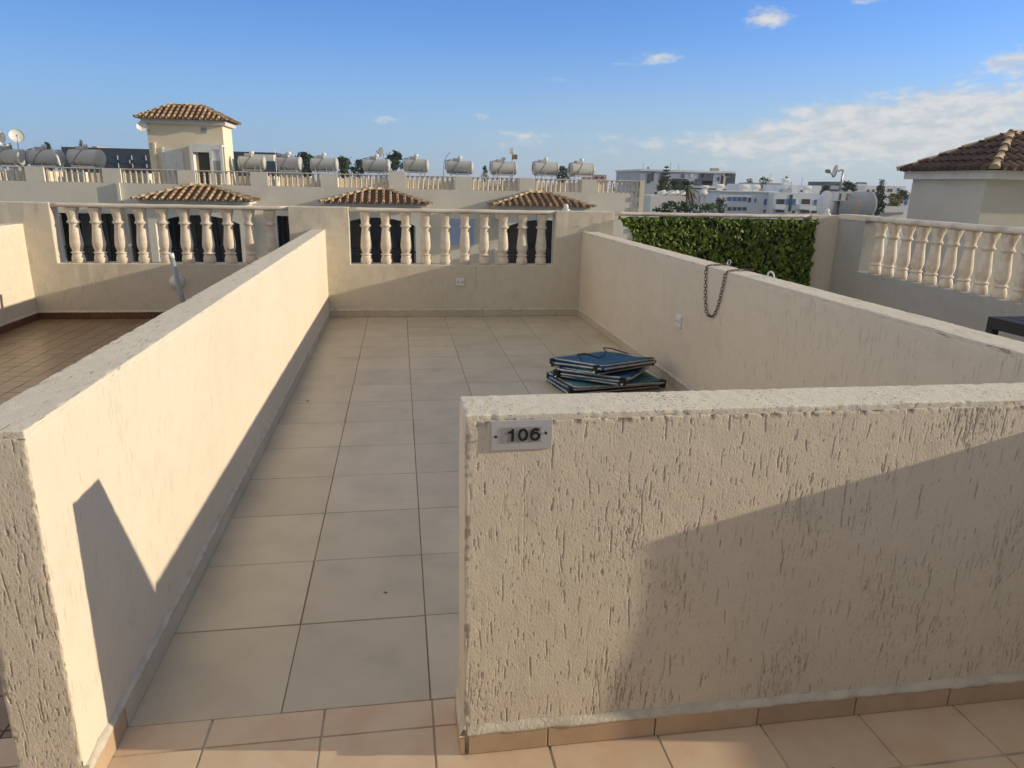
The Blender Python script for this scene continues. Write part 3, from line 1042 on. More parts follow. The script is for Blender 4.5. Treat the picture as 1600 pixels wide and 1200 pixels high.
ch = thing('chain', 'rusty steel chain draped over the right dividing wall, hanging down in a loop', 'chain', (2.55, 2.75, 1.0))
zc = HF + .016
path = [(2.735, 3.00, zc + .004), (2.70, 2.99, zc), (2.62, 2.955, zc), (2.556, 2.93, zc - .002), (2.538, 2.925, zc - .02)]
for i in range(1, 40):
    t = i / 40
    y = 2.925 - .015 * t - (2.91 - 2.612) * (t ** 1.0) if False else None
    # hanging loop: steep left leg, wider right leg
    s = 2 * t - 1
    yy = 2.7685 - .1565 * math.copysign(abs(s) ** .62, s) + (.02 * (1 - abs(s)))
    zz = .683 + (HF - .683) * (abs(s) ** 1.9)
    path.append((2.537, yy, zz))
path += [(2.538, 2.610, zc - .02), (2.556, 2.608, zc - .002), (2.60, 2.63, zc), (2.66, 2.66, zc + .001), (2.70, 2.645, zc + .004), (2.735, 2.60, zc + .006)]
pts = resample(path, 0.0235)
b = MB()
for i in range(len(pts) - 1):
    a, c = pts[i], pts[i + 1]
    t = (c - a).normalized()
    ref = Vector((1, 0, 0)) if abs(t.x) < .8 else Vector((0, 0, 1))
    w1 = t.cross(ref).normalized(); w2 = t.cross(w1)
    w = (w1 * .8 + w2 * .55).normalized() if i % 2 else (w2 * .8 - w1 * .55).normalized()
    mid = (a + c) / 2
    loop = []
    for k in range(14):
        an = 2 * math.pi * k / 14
        loop.append(mid + t * (.0115 * math.cos(an) + math.copysign(.0055, math.cos(an))) + w * (.0088 * math.sin(an)))
    b.tube(loop, .0023, 6, True)
b.build('chain_links', 'rusty_chain', ch, True)
b = MB()
b.tube([Vector((2.722, 2.955, zc + .017)) + Vector((.004 * math.sin(a), math.cos(a) * .024, math.sin(a) * .020)) for a in np.linspace(0, 2 * math.pi, 19)[:-1]], .0035, 7, True)
b.build('end_ring', 'galvanised', ch, True)
rg = thing('wall_ring', 'pale metal loop standing on the far edge of the right dividing wall', 'ring', (2.722, 2.352, HF + .008))
b = MB()
b.tube([(0, .043 * math.cos(a), .038 * math.sin(a) - .004) for a in np.linspace(-.15, math.pi + .15, 16)], .0052, 8)
b.build('loop', 'white_plastic', rg)
b = MB(); b.box(-.008, .008, -.055, .055, -.004, .003); b.build('base_plate', 'galvanised', rg)

# ------------------------------------------------------------------ folded sun loungers
def rrect(w, d, r=0.05, n=5):
    out = []
    for cx, cy, a0 in ((w / 2 - r, d / 2 - r, 0), (-w / 2 + r, d / 2 - r, 90), (-w / 2 + r, -d / 2 + r, 180), (w / 2 - r, -d / 2 + r, 270)):
        for k in range(n + 1):
            a = R_(a0 + 90 * k / n)
            out.append((cx + r * math.cos(a), cy + r * math.sin(a)))
    return out


def lounger(loc, rz, tilt, label, fabrics, seed, w=.60, d=.56):
    g = random.Random(seed)
    t = thing('folded_lounger', label, 'sun lounger', loc, rz, 'folded sun loungers')
    t.rotation_euler = (Matrix.Rotation(tilt[0], 3, 'X') @ Matrix.Rotation(tilt[1], 3, 'Y') @ Matrix.Rotation(rz, 3, 'Z')).to_euler()
    for L, z in enumerate((0.014, 0.038, 0.060)):
        ox, oy = g.uniform(-.015, .015), g.uniform(-.04, .04)
        sp, sq, sr = g.uniform(-.05, .05), g.uniform(-.025, .025), g.uniform(-.03, .03)
        def warp(p):
            x, y, zz = p
            return (x * math.cos(sp) - y * math.sin(sp) + ox, x * math.sin(sp) + y * math.cos(sp) + oy, zz + x * sq + y * sr)
        b = MB()
        b.tube([warp((x, y, z + .005 * math.sin(x * 4 + L))) for x, y in rrect(w, d)], .0095, 8, True)
        b.build('frame_tube', 'chrome_tube', t)
        b = MB()
        nx, ny = 10, 10
        vs = []
        for i in range(nx + 1):
            for j in range(ny + 1):
                x = (i / nx - .5) * (w + .006); y = (j / ny - .5) * (d - (.015 if L == 1 else .06))
                sag = -.020 * (1 - (2 * i / nx - 1) ** 2) * (.7 + .3 * math.cos(j * .7 + L)) - .006 * (1 - (2 * j / ny - 1) ** 2) + .004 * math.sin(i * 1.3 + j * .8 + L)
                wrap = .011 if i in (0, nx) else .013
                vs.append(warp((x, y, z + wrap + sag)))
        n0 = len(vs)
        vs += [(p[0], p[1], p[2] - (.024 if (k // (ny + 1)) in (0, nx) else .004)) for k, p in enumerate(list(vs))]
        fs = []
        I = lambda i, j: i * (ny + 1) + j
        for i in range(nx):
            for j in range(ny):
                q = (I(i, j), I(i + 1, j), I(i + 1, j + 1), I(i, j + 1))
                fs.append(q); fs.append(tuple(n0 + k for k in q[::-1]))
        for i in range(nx):
            fs.append((I(i + 1, 0), I(i, 0), n0 + I(i, 0), n0 + I(i + 1, 0)))
            fs.append((I(i, ny), I(i + 1, ny), n0 + I(i + 1, ny), n0 + I(i, ny)))
        for j in range(ny):
            fs.append((I(0, j), I(0, j + 1), n0 + I(0, j + 1), n0 + I(0, j)))
            fs.append((I(nx, j + 1), I(nx, j), n0 + I(nx, j), n0 + I(nx, j + 1)))
        b.add(vs, fs, True)
        b.build('fabric_panel', fabrics[L % len(fabrics)], t)
    for sx in (-1, 1):
        for sy in (-1, 1):
            b = MB()
            b.cbox(sx * (w / 2) - .019, sx * (w / 2) + .019, sy * (d / 2 - .035) - .024, sy * (d / 2 - .035) + .024, .005, .070, .006)
            j = b.build('hinge_joint', 'black_plastic', t)
            b = MB()
            for zz in (.018,):
                b.lathe([(.006, 0), (.0085, .006), (.007, .013)], 8, Matrix.Translation((sx * (w / 2 + .018), sy * (d / 2 - .035), zz)) @ Matrix.Rotation(sx * R_(90), 4, 'Y'))
            b.build('rivet', 'white_plastic', j)
    # support legs folded flat under the bottom layer
    b = MB()
    b.tube([(-w / 2 + .05, -.14, .006), (-w / 2 + .05, .14, .006), (w / 2 - .05, .14, .006), (w / 2 - .05, -.14, .006)], .008, 6)
    b.build('folded_leg', 'dark_metal', t)
    return t


lounger((2.00, 3.43, 0.010), R_(10), (R_(-.5), 0.0), 'folded blue sun lounger at the bottom of the stack by the right wall', ['blue_fabric', 'blue_fabric', 'teal_fabric'], 1, .80, .50)
lounger((1.96, 3.46, 0.080), R_(58), (R_(-3), .02), 'folded blue and teal sun lounger in the middle of the stack by the right wall', ['blue_fabric', 'teal_fabric', 'blue_fabric'], 2, .60, .60)
tl = lounger((1.985, 3.50, 0.142), R_(30), (R_(-6), -.01), 'folded sun lounger on top of the stack, bent dark wire leg lying across it', ['teal_fabric', 'blue_fabric', 'blue_fabric'], 3, .63, .56)
b = MB()
b.tube([(-.27, -.04, .080), (-.22, .06, .112), (-.15, .05, .114), (-.10, -.06, .084), (.05, .02, .083), (.13, .08, .100), (.18, .16, .122), (.24, .13, .116), (.29, -.02, .080)], .0048, 6)
b.build('wire_leg', 'dark_metal', tl)

# ------------------------------------------------------------------ neighbour's things
pl = thing('parasol_base_pole', 'pale metal parasol tube leaning up from the brown tiled terrace', 'pole', (-1.72, 5.54, 0))
b = MB(); b.tube([(0, 0, .03), (-.13, .09, .80)], .024, 14); b.build('tube', 'pole_grey', pl)
b = MB(); b.tube([(-.124, .086, .765), (-.132, .0915, .815)], .0265, 14); b.build('collar', 'white_plastic', pl)
b = MB(); b.lathe([(.22, 0), (.22, .04), (.19, .06), (.05, .075), (.04, .13)], 20); b.build('base', 'concrete', pl)
bl = thing('bulkhead_lamp', 'round white wall lamp on the back wall behind the leaning parasol tube', 'lamp', (-2.085, YB, .414))
M90 = Matrix.Rotation(R_(90), 4, 'X')
b = MB(); b.lathe([(.080, 0), (.082, .018), (.076, .028)], 24, M90); b.build('base', 'white_plastic', bl)
b = MB(); b.lathe([(.070, .026), (.066, .046), (.048, .064), (.02, .072), (.003, .073)], 24, M90); b.build('diffuser', 'white_plastic', bl)

tb = thing('slatted_table', 'black metal slatted table standing in the right hand terrace', 'table', (5.0, 1.8, 0))
for k in range(8):
    b = MB(); x = -.43 + .112 * k
    b.cbox(x, x + .100, -.76, .74, .690, .708, .003)
    b.build('slat', 'dark_metal', tb)
b = MB()
b.cbox(-.45, -.41, -.78, .76, .628, .709, .004); b.cbox(.47, .51, -.78, .76, .628, .709, .004)
b.cbox(-.409, .469, -.78, -.762, .628, .709, .004); b.cbox(-.409, .469, .742, .76, .628, .709, .004)
b.build('table_frame', 'dark_metal', tb)
for sx in (-.45, .45):
    for sy in (-.78, .70):
        b = MB(); b.cbox(sx, sx + .06, sy, sy + .06, 0.0, .629, .004); b.build('leg', 'dark_metal', tb)


def hedge():
    t = thing('leaf_screen', 'green artificial ivy screen covering the balustrade behind the right wall', 'hedge', (4.25, 6.50, .85))
    g = np.random.default_rng(4)
    V, F = [], []
    n = 4700
    k = 0
    while k < n:
        x = g.uniform(2.97, 5.60); z = g.uniform(.12, 1.215)
        if x < 3.03 + (1.2 - z) * .42 + .06 * math.sin(z * 14): continue
        if x > 5.555: continue
        y = 6.520 - abs(g.normal(0, .015)) - .010
        s = g.uniform(.025, .048)
        z = min(z, 1.205 - s * .6)
        d = np.array([g.normal(0, .55), -.25, g.normal(-.6, .6)]); d /= np.linalg.norm(d)
        nn_ = np.array([g.normal(.40, .85), -.8, g.normal(.25, .55)])
        nn_ -= d * (nn_ @ d); nn_ /= np.linalg.norm(nn_)
        w = np.cross(nn_, d)
        c = np.array([x, y, z])
        b0 = len(V)
        V += [c - d * s * .1, c + w * s * .55 + d * s * .35 - nn_ * s * .12, c + w * s * .38 + d * s * .85 - nn_ * s * .1, c + d * s * 1.25 - nn_ * s * .2, c - w * s * .38 + d * s * .85 - nn_ * s * .1, c - w * s * .55 + d * s * .35 - nn_ * s * .12, c + d * s * .6 + nn_ * s * .1]
        F += [(b0 + i, b0 + (i + 1) % 6, b0 + 6) for i in range(6)]
        k += 1
    mesh_np('foliage', np.array(V), np.array(F), 'hedge_leaf', t, False)
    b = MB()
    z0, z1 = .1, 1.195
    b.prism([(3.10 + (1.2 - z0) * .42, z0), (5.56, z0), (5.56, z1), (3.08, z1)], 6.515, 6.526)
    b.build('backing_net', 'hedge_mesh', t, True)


hedge()


# ------------------------------------------------------------------ roofs of barrel tiles
def slope_tiles(b, A, B, C, D, pitch=.24, tile=.40, r=.085, mi=0, base_mi=1, lift=.03):
    """A-B eave, C-D top (C above B, D above A).  Half round cover tiles in columns, dark channels between"""
    A, B, C, D = (Vector(p) for p in (A, B, C, D))
    ex = (B - A).normalized()
    nrm = (B - A).cross(D - A)
    if nrm.length < 1e-6: nrm = (B - A).cross(C - A)
    nrm.normalize()
    up = nrm.cross(ex).normalized()
    W_ = (B - A).length
    b.add([A, B, C, D], [(0, 1, 2, 3)] if (C - D).length > 1e-4 else [(0, 1, 2)], False, base_mi)
    hD, hC = (D - A).dot(up), (C - A).dot(up)
    sD, sC = (D - A).dot(ex), (C - A).dot(ex)
    n = int(W_ / pitch)
    p0 = (W_ - n * pitch) / 2
    for i in range(n):
        s = p0 + (i + .5) * pitch
        if s < sD: L = hD * s / sD if sD > 1e-6 else hD
        elif s > sC: L = hC * (W_ - s) / (W_ - sC) if W_ - sC > 1e-6 else hC
        else: L = hD
        t = -.06
        while t < L - .03:
            e = min(t + tile, L)
            vs = []
            for q, rr, h in ((t, r, lift), (e, r * .82, lift * .4)):
                for k in range(6):
                    a = math.pi * k / 5
                    vs.append(A + ex * (s + math.cos(a) * rr) + up * q + nrm * (math.sin(a) * rr * 1.35 + h - .01))
            fs = [(k, 6 + k, 7 + k, k + 1)[::-1] for k in range(5)]
            fs.append((0, 1, 2, 3, 4, 5))
            b.add(vs, fs, True, mi)
            t += tile * .92


def ridge_tiles(b, P, Q, r=.11, tile=.40, mi=2):
    P, Q = Vector(P), Vector(Q)
    t = (Q - P)
    L = t.length
    t.normalize()
    side = t.cross(Vector((0, 0, 1))).normalized()
    upv = side.cross(t).normalized()
    n = max(1, int(L / (tile * .9)))
    for i in range(n):
        a0, a1 = P + t * (L * i / n - .03), P + t * (L * (i + 1) / n + .02)
        vs = []
        for q, rr, h in ((a0, r, .035), (a1, r * .8, .015)):
            for k in range(7):
                a = math.pi * k / 6
                vs.append(q + side * math.cos(a) * rr + upv * (math.sin(a) * rr + h - .02))
        fs = [(k, 7 + k, 8 + k, k + 1) for k in range(6)] + [tuple(range(7))[::-1], tuple(range(7, 14))]
        b.add(vs, fs, True, mi)


def hip_roof(b, x0, x1, y0, y1, z0, rx0, rx1, ry, z1, back=True, pitch=.24, r=.085, tile=.4, hr=.11):
    A, B, C_, D = (x0, y0, z0), (x1, y0, z0), (x1, y1, z0), (x0, y1, z0)
    P, Q = (rx0, ry, z1), (rx1, ry, z1)
    slope_tiles(b, A, B, Q, P, pitch, tile, r)
    slope_tiles(b, B, C_, Q, Q, pitch, tile, r)
    slope_tiles(b, D, A, P, P, pitch, tile, r)
    if back: slope_tiles(b, C_, D, P, Q, pitch, tile, r)
    for p, q in ((A, P), (B, Q), (P, Q)) + (((C_, Q), (D, P)) if back else ()):
        ridge_tiles(b, p, q, hr)


# ------------------------------------------------------------------ the opposite building
TH = 0.0106
ob = thing('apartment_building', 'long beige apartment block opposite, with roof balustrades and three tiled porch roofs', 'building', (-15.016, 32.451, 0), TH)
KC = 15.4                                                        # camera position along the building
PIT = 3.07
b = MB()
holes = [(0.70, 3.12, -.12), (3.50, 3.86, -.12), (4.9, 8.7, -.05), (9.85, 11.2, -.12), (12.7, 16.1, -.05), (20.3, 23.7, -.05)]
b.box(-6.0, 27.35, 0.0, .28, -.12, 1.19)
prev = -6.0
for a, c, zt in holes:
    b.box(prev, a, 0.001, .279, -9.6, -.12)
    b.box(a, c, 0.002, .278, -9.6, -2.75)
    prev = c
b.box(prev, 27.35, 0.001, .279, -9.6, -.12)
for k in range(-1, 10):
    kk = k * PIT
    if k == 9:
        b.box(kk - .36, 27.35, 0.0, .28, 1.19, 1.80)
    else:
        zt = 1.80 if k != 5 else 1.96
        b.box(kk - .37, kk + .37, -.004, .284, 1.19, zt)
b.box(27.07, 27.349, .28, 9.5, -9.6, 1.19)                       # right end wall
b.box(-6.0, 27.07, 9.2, 9.5, -9.6, 1.4)
b.build('wall', 'far_plaster', ob)
b = MB()
b.box(-6, 27.07, .28, 9.2, .55, .70)
b.build('roof_deck', 'concrete', ob)
b = MB()                                                          # dividers of the roof gardens
for k in range(-1, 9):
    b.box(k * PIT - .1, k * PIT + .1, .284, 5.6, .70, 1.62)
b.box(-6, 27.0, 5.6, 5.8, .70, 1.60)
b.build('roof_divider', 'far_cream_plaster', ob)
b = MB()
b.box(-5.9, 27.0, 1.7, 1.75, -2.75, 0.5); b.build('glazing', 'dark_glass', ob)
b = MB()
b.box(-5.9, 27.0, .278, 1.7, -2.95, -2.75); b.box(-5.9, 27.0, .282, 1.7, .05, .2); b.build('balcony_slab', 'concrete', ob)
for a, c, zt in holes:
    n = max(2, int((c - a) / .85))
    for i in range(n + 1):
        b = MB(); x = a + (c - a) * i / n
        b.box(x - .03, x + .03, 1.62, 1.70, -2.75, 0.05); b.build('door_frame', 'dark_cladding', ob)
for xa, xb in ((.95, 1.35), (1.9, 2.05), (5.3, 5.9), (7.0, 7.25), (10.3, 10.6), (13.1, 13.5), (14.9, 15.2), (20.9, 21.4), (22.6, 22.9)):
    b = MB()
    n_ = 10
    for i in range(n_):
        xx = xa + (xb - xa) * i / n_
        b.box(xx, xx + (xb - xa) / n_, 1.56 + .02 * (i % 2), 1.60 + .02 * (i % 2), -2.7, -.05 - .001 * i)
    b.build('curtain', 'curtain', ob)
# low dark railings
for a, c, zt in holes:
    b = MB()
    b.box(a, c, .10, .14, -1.60, -1.54); b.box(a, c, .10, .14, -2.66, -2.62)
    x = a + .06
    while x < c:
        b.box(x, x + .018, .11, .13, -2.62, -1.60); x += .12
    b.build('railing', 'dark_metal', ob)
# roof balustrades: rail and balusters of every bay
prof = [(.06, 0), (.066, .05), (.05, .10), (.06, .20), (.047, .40), (.062, .44), (.05, .47), (.065, .57)]
b = MB(); b.lathe(prof, 8); far_bal = b.build('baluster', 'travertine', ob)
used = False
for k in range(-1, 9):
    a, c = k * PIT + .37, (k + 1) * PIT - .37
    b = MB(); b.cbox(a, c, .05, .24, 1.755, 1.80, .012)
    rl = b.build('handrail', 'rail_stone', ob)
    for i in range(10):
        x = a + (c - a) * (i + .5) / 10
        if not used: o = far_bal; used = True
        else: o = far_bal.copy(); col.objects.link(o)
        o.parent = rl
        o.location = (x, .145, 1.19)
# shuttered window, downpipe, quoins
b = MB(); b.box(17.66, 18.99, -.05, .02, -1.42, -.08); w = b.build('window', 'white_paint', ob)
b = MB(); b.box(17.71, 18.94, -.065, -.049, -1.37, -.13); b.build('shutter', 'blue_shutter', w)
b = MB(); b.box(3.25, 3.37, -.13, -.02, -6, 1.19); b.build('downpipe', 'far_plaster', ob)
for i in range(14):
    b = MB()
    z = 1.66 - i * .25
    x = 26.66 if i % 2 else 26.90
    b.box(x, x + .20, -.035, .1, z - .105, z + .105)
    b.build('quoin', 'concrete', ob)
b = MB(); b.box(27.12, 27.37, -.05, .3, -6.0, 1.82); b.build('corner_strip', 'far_cream_plaster', ob)


def porch(kc, rc):
    t = MB()
    hw, y0 = 2.02, -1.5
    # front wall with a segmental arch
    aw = 1.72
    arch = [(-aw, -2.75)] + [(-aw + 2 * aw * i / 10, -.42 + .36 * math.sin(math.pi * i / 10) ** .8) for i in range(11)] + [(aw, -2.75)]
    n = len(arch)
    # piers and spandrels as quads strips up to z = .42
    for i in range(1, n - 2):
        (xa, za), (xb, zb) = arch[i], arch[i + 1]
        t.prism([(kc + xa, za), (kc + xb, zb), (kc + xb, .42), (kc + xa, .42)], y0, y0 + .22)
    for s in (-1, 1):
        xa, xb = sorted((s * aw, s * hw))
        t.box(kc + xa, kc + xb, y0, y0 + .22, -6.0, .42)
        xa, xb = sorted((s * (hw - .22), s * hw))
        t.box(kc + xa, kc + xb, y0 + .22, 0.0, -.08, .42)
        t.box(kc + xa, kc + xb, y0 + .22, 0.0, -6.0, -1.55)
    t.box(kc - aw, kc + aw, y0 + .02, y0 + .2, -6.0, -2.75)
    o = t.build('porch', 'far_plaster', ob)
    b = MB(); b.box(kc - 2.22, kc + 2.22, y0 - .22, 0, .42, .56); b.build('fascia', 'fascia_white', o)
    b = MB(); b.box(kc - aw, kc + aw, y0 + .09, y0 + .13, -1.62, -1.56)
    x = kc - aw + .06
    while x < kc + aw:
        b.box(x, x + .018, y0 + .10, y0 + .12, -2.7, -1.62); x += .12
    b.build('railing', 'dark_metal', o)
    b = MB()
    hip_roof(b, kc - 2.38, kc + 2.38, y0 - .4, -.01, .56, rc - .42, rc + .42, -.02, 1.12, back=False, pitch=.315, r=.070, tile=.45)
    b.build('tiled_roof', ['roof_tile', 'roof_channel', 'hip_tile'], o)


for kc, rc in ((6.8, 6.72), (14.4, 14.5), (21.98, 22.03)): porch(kc, rc)

# stair tower on the opposite roof
tw = thing('stair_tower', 'cream stair tower with a hipped tile roof standing on the opposite block', 'tower', (-15.016 + 5.75, 32.451 + .06 + 2.0, .70), TH)
s0 = -5.75
b = MB(); b.box(4.10 + s0, 7.39 + s0, 0, 2.0, 0, 3.13); b.build('wall', 'far_cream_plaster', tw)
b = MB(); b.box(3.92 + s0, 7.57 + s0, -.2, 2.2, 3.13, 3.33); b.build('fascia', 'fascia_white', tw)
b = MB(); hip_roof(b, 3.78 + s0, 7.72 + s0, -.36, 2.36, 3.34, 4.95 + s0, 6.42 + s0, 1.0, 4.00)
b.build('tiled_roof', ['roof_tile', 'roof_channel', 'hip_tile'], tw)
b = MB(); b.box(4.72 + s0, 5.55 + s0, -.05, .02, 0, 2.02); o = b.build('door', 'white_paint', tw)
b = MB(); b.box(4.64 + s0, 4.72 + s0, -.08, .02, 0, 2.10); b.build('door_frame', 'white_paint', tw)
b = MB(); b.box(6.44 + s0, 6.70 + s0, -.04, .02, 2.78, 3.0); b.build('vent', 'grey_plastic', tw)
b = MB(); b.box(4.30 + s0, 4.40 + s0, -.10, 0, 0, 2.30); b.build('downpipe', 'far_cream_plaster', tw)
# glazed porch: white frame with a dark opening and panels
b = MB()
for x0, x1, z0, z1 in ((6.08, 6.22, 0, 2.24), (6.22, 7.40, 2.02, 2.24), (6.92, 7.04, 0, 2.02), (7.38, 7.50, 0, 2.24), (6.22, 6.92, 1.90, 2.02)):
    b.box(x0 + s0, x1 + s0, -.95, -.85, z0, z1)
b.box(6.08 + s0, 7.50 + s0, -.849, 0, 2.16, 2.23)
b.box(6.08 + s0, 6.12 + s0, -.849, 0, 0, 2.159)
pf = b.build('porch_frame', 'white_paint', tw)
b = MB(); b.box(7.04 + s0, 7.38 + s0, -.92, -.89, 1.55, 2.02); b.build('porch_panel', 'white_paint', pf)
b = MB(); b.box(7.04 + s0, 7.38 + s0, -.92, -.89, .0, 1.55); b.build('porch_window', 'concrete', pf)
b = MB(); b.box(6.22 + s0, 6.92 + s0, -.06, -.02, 0, 2.0); b.build('doorway', 'room_dark', pf)


# ------------------------------------------------------------------ water tanks
def dish(loc, face, rad, label, mast, group=None):
    """satellite dish; face = direction it looks, mast = height of the pole below it"""
    t = thing('satellite_dish', label, 'satellite dish', loc, 0, group)
    f = Vector(face).normalized()
    M = f.to_track_quat('Z', 'Y').to_matrix().to_4x4()
    b = MB()
    b.lathe([(rad * q, .25 * rad * q * q) for q in (.02, .3, .55, .8, 1.0)] + [(rad * 1.0, .25 * rad + .012)], 22, M, True, 0, False)
    b.lathe([(rad * q, .25 * rad * q * q - .015) for q in (1.0, .8, .55, .3, .02)], 22, M, True, 0, False)
    b.build('reflector', 'white_plastic', t)
    b = MB()
    b.tube([M @ Vector((0, -rad * .9, .2 * rad)), M @ Vector((0, -rad * .2, rad * 1.05))], .012, 6)
    b.build('feed_arm', 'galvanised', t)
    b = MB(); b.lathe([(.035, 0), (.045, .05), (.03, .1)], 8, Matrix.Translation(M @ Vector((0, -rad * .2, rad * .98))) @ M); b.build('receiver', 'grey_plastic', t)
    b = MB()
    if mast > 0:
        p = -f * .12
        b.tube([(p.x * 1.2, p.y * 1.2, .05), (p.x, p.y, -mast)], .022, 8)
        b.tube([(0, 0, 0), (p.x * 1.2, p.y * 1.2, .05)], .02, 6)
    else:
        b.tube([(0, 0, 0), (-f.x * .15, -f.y * .15, 0), (.22, .2, -.12), (.3, .4, -.2)], .022, 6)
    b.build('mast', 'galvanised', t)
    return t


def tank(k, L, z, off, label, rad=.315, rot=0.0, opts=''):
    x = -15.016 + k; y = 32.451 + TH * k + off
    t = thing('water_tank', label, 'water tank', (x, y, .70), TH + rot + random.uniform(-.09, .09), 'rooftop water tanks')
    t.rotation_euler[1] = random.uniform(-.02, .02)
    zz = z - .70
    MX = Matrix.Translation((0, 0, zz)) @ Matrix.Rotation(R_(90), 4, 'Y')
    b = MB(); b.lathe([(rad, -L / 2), (rad * 1.01, -L / 4), (rad * 1.01, L / 4), (rad, L / 2)], 26, MX, True, 0, False); b.build('shell', 'tank_white', t)
    for s in (-1, 1):
        b = MB()
        b.lathe([(rad * 1.035, -.03), (rad * 1.04, .02), (rad * .97, .05), (rad * .7, .085), (rad * .3, .105), (.01, .11)], 26, Matrix.Translation((s * L / 2, 0, zz)) @ Matrix.Rotation(s * R_(90), 4, 'Y'), True, 0, False)
        b.build('end_cap', 'tank_white', t)
    b = MB()
    b.tube([(-.20 * L + .42 * L * math.sin(a) * .5, -rad * 1.03 * math.cos(a), zz + rad * 1.03 * math.sin(a)) for a in np.linspace(-1.2, 1.5, 12)], .012, 6)
    b.build('diagonal_band', 'tank_band', t)  # thin dark line running diagonally over the shell
    b = MB(); b.cbox(-.30 * L, .02 * L, -.16, .16, zz + rad * .9, zz + rad * 1.0 + .12, .02); b.build('cold_tank', 'tank_white', t)
    b = MB()
    b.lathe([(.11, zz + rad + .08), (.115, zz + rad + .2), (.09, zz + rad + .23)], 14, Matrix.Translation((.0, 0, 0))); b.build('filler_cap', 'white_plastic', t)
    for sx in (-.36, -.30 + .55 * random.random(), .38):
        b = MB(); b.tube([(sx * L, -rad * .92, 0), (sx * L, -rad * .92, zz - rad * .15)], .017, 6); b.build('leg', 'galvanised', t)
        b = MB(); b.tube([(sx * L, rad * .92, 0), (sx * L, rad * .92, zz - rad * .15)], .017, 6); b.build('leg', 'galvanised', t)
    b = MB()
    b.box(-L * .42, L * .42, -rad * .95, rad * .95, zz - rad - .05, zz - rad + .03)
    b.build('cradle', 'galvanised', t)
    b = MB()
    b.tube([(-L / 2 - .02, -.1, zz - rad * .8), (-L / 2 - .12, -.1, zz - rad * .3), (-L / 2 - .12, -.1, zz + rad * .95), (-L / 2 + .2, -.1, zz + rad * 1.15)], .018, 6)
    b.build('pipe', 'tank_band', t)
    if 'panel' in opts:
        b = MB(); b.cbox(-.15, .95, .42, 1.1, zz + .12, zz + .42, .01); b.build('second_tank', 'white_plastic', t)
    if 'pipe' in opts:
        b = MB(); b.tube([(L * .30, -.10, zz + rad * 1.02), (L * .42, -.2, zz + rad * .9), (L * .58, -.35, zz), (L * .63, -.36, zz - rad)], .05, 10); b.build('overflow_pipe', 'white_plastic', t)
    return t


tank_list = [(-2.35, 1.45, 2.20, .36, -.25, 'white water tank cut off by the left edge of the photo', ''),
             (-.72, 1.30, 2.22, .36, -.25, 'white water tank with a fat curved pipe over its right end, second from left', 'pipe'),
             (.98, 1.35, 2.26, .38, -.3, 'big white water tank with a bright round end, left of the stair tower', ''),
             (8.42, 1.10, 2.22, .32, .0, 'white water tank just right of the stair tower, a second white tank behind it', 'panel'),
             (10.18, 1.05, 2.23, .32, -.12, 'white water tank beside the thin white antenna rod', ''),
             (11.85, 1.15, 2.24, .315, -.1, 'white water tank in front of the dark trees, third right of the stair tower', ''),
             (14.36, 1.15, 2.25, .315, -.1, 'white water tank with a satellite dish above its right end', ''),
             (16.30, 1.08, 2.30, .315, -.1, 'white water tank just right of the round tree', ''),
             (18.48, 1.20, 2.27, .315, -.1, 'white water tank with a curved rod rising from its left end', ''),
             (20.75, 1.20, 2.28, .315, .05, 'white water tank beneath the post with two boxes', ''),
             (22.95, 1.20, 2.31, .32, .1, 'white water tank second from the right in the rooftop row', ''),
             (24.88, 1.20, 2.31, .32, .1, 'white water tank at the right end of the rooftop row', '')]
for k, L, z, r_, ro, lab, op in tank_list:
    tank(k, L, z, 3.0, lab, r_, ro, op)

p = at(26, 213, 35.2); dish(p, (.45, -.9, .25), .30, 'white satellite dish on a mast above the leftmost water tanks', 1.4)
p = at(-7, 214, 35.0); dish(p, (.8, -.5, .25), .38, 'white satellite dish cut off by the left edge of the photo', 1.5)
p = at(222, 199, 34.3); dish(p, (.4, -.9, .3), .24, 'white satellite dish on the left corner of the cream stair tower', 0)
p = at(596, 238, 37.0); dish(p, (-.75, -.6, .25), .24, 'small satellite dish above the water tanks, left of the round tree', 1.6)
p = at(1307, 268, 13.0); dish(p, (-.85, .25, .15), .135, 'small satellite dish on a thin mast above the large tank at the right', .42)

p0, p1 = at(432, 268, 34.6), at(432, 231, 34.6)
t = thing('antenna_rod', 'thin white antenna rod standing beside a rooftop water tank', 'antenna', (p0.x, p0.y, .70))
b = MB(); b.tube([(0, 0, 0), (0, 0, p1.z - .70)], .014, 6); b.build('rod', 'white_paint', t)
b = MB(); b.lathe([(.06, 0), (.05, .06)], 8); b.build('foot', 'galvanised', t)
p0 = at(693, 262, 34.8)
t = thing('curved_rod', 'dark curved rod rising from the left end of a water tank', 'antenna', (p0.x, p0.y, .70))
b = MB(); b.tube([(0, 0, 0), (0, 0, 1.4), (.03, 0, 1.75), (.15, 0, 2.05), (.35, 0, 2.28)], .016, 6); b.build('rod', 'tank_band', t)
b = MB(); b.lathe([(.06, 0), (.05, .06)], 8); b.build('foot', 'galvanised', t)
p0, p1 = at(800, 270, 35.6), at(800, 231, 35.6)
t = thing('antenna_post', 'pole with a white box above a rusty box, behind the rooftop tanks', 'post', (p0.x, p0.y, .70))
h = p1.z - .70
b = MB(); b.tube([(0, 0, 0), (0, 0, h - .1)], .02, 6); b.build('pole', 'galvanised', t)
b = MB(); b.cbox(-.12, .08, -.1, .1, h - .28, h, .02); b.build('white_box', 'white_plastic', t)
b = MB(); b.cbox(-.03, .25, -.16, .02, h - .56, h - .32, .02); b.build('rusty_box', 'rust', t)

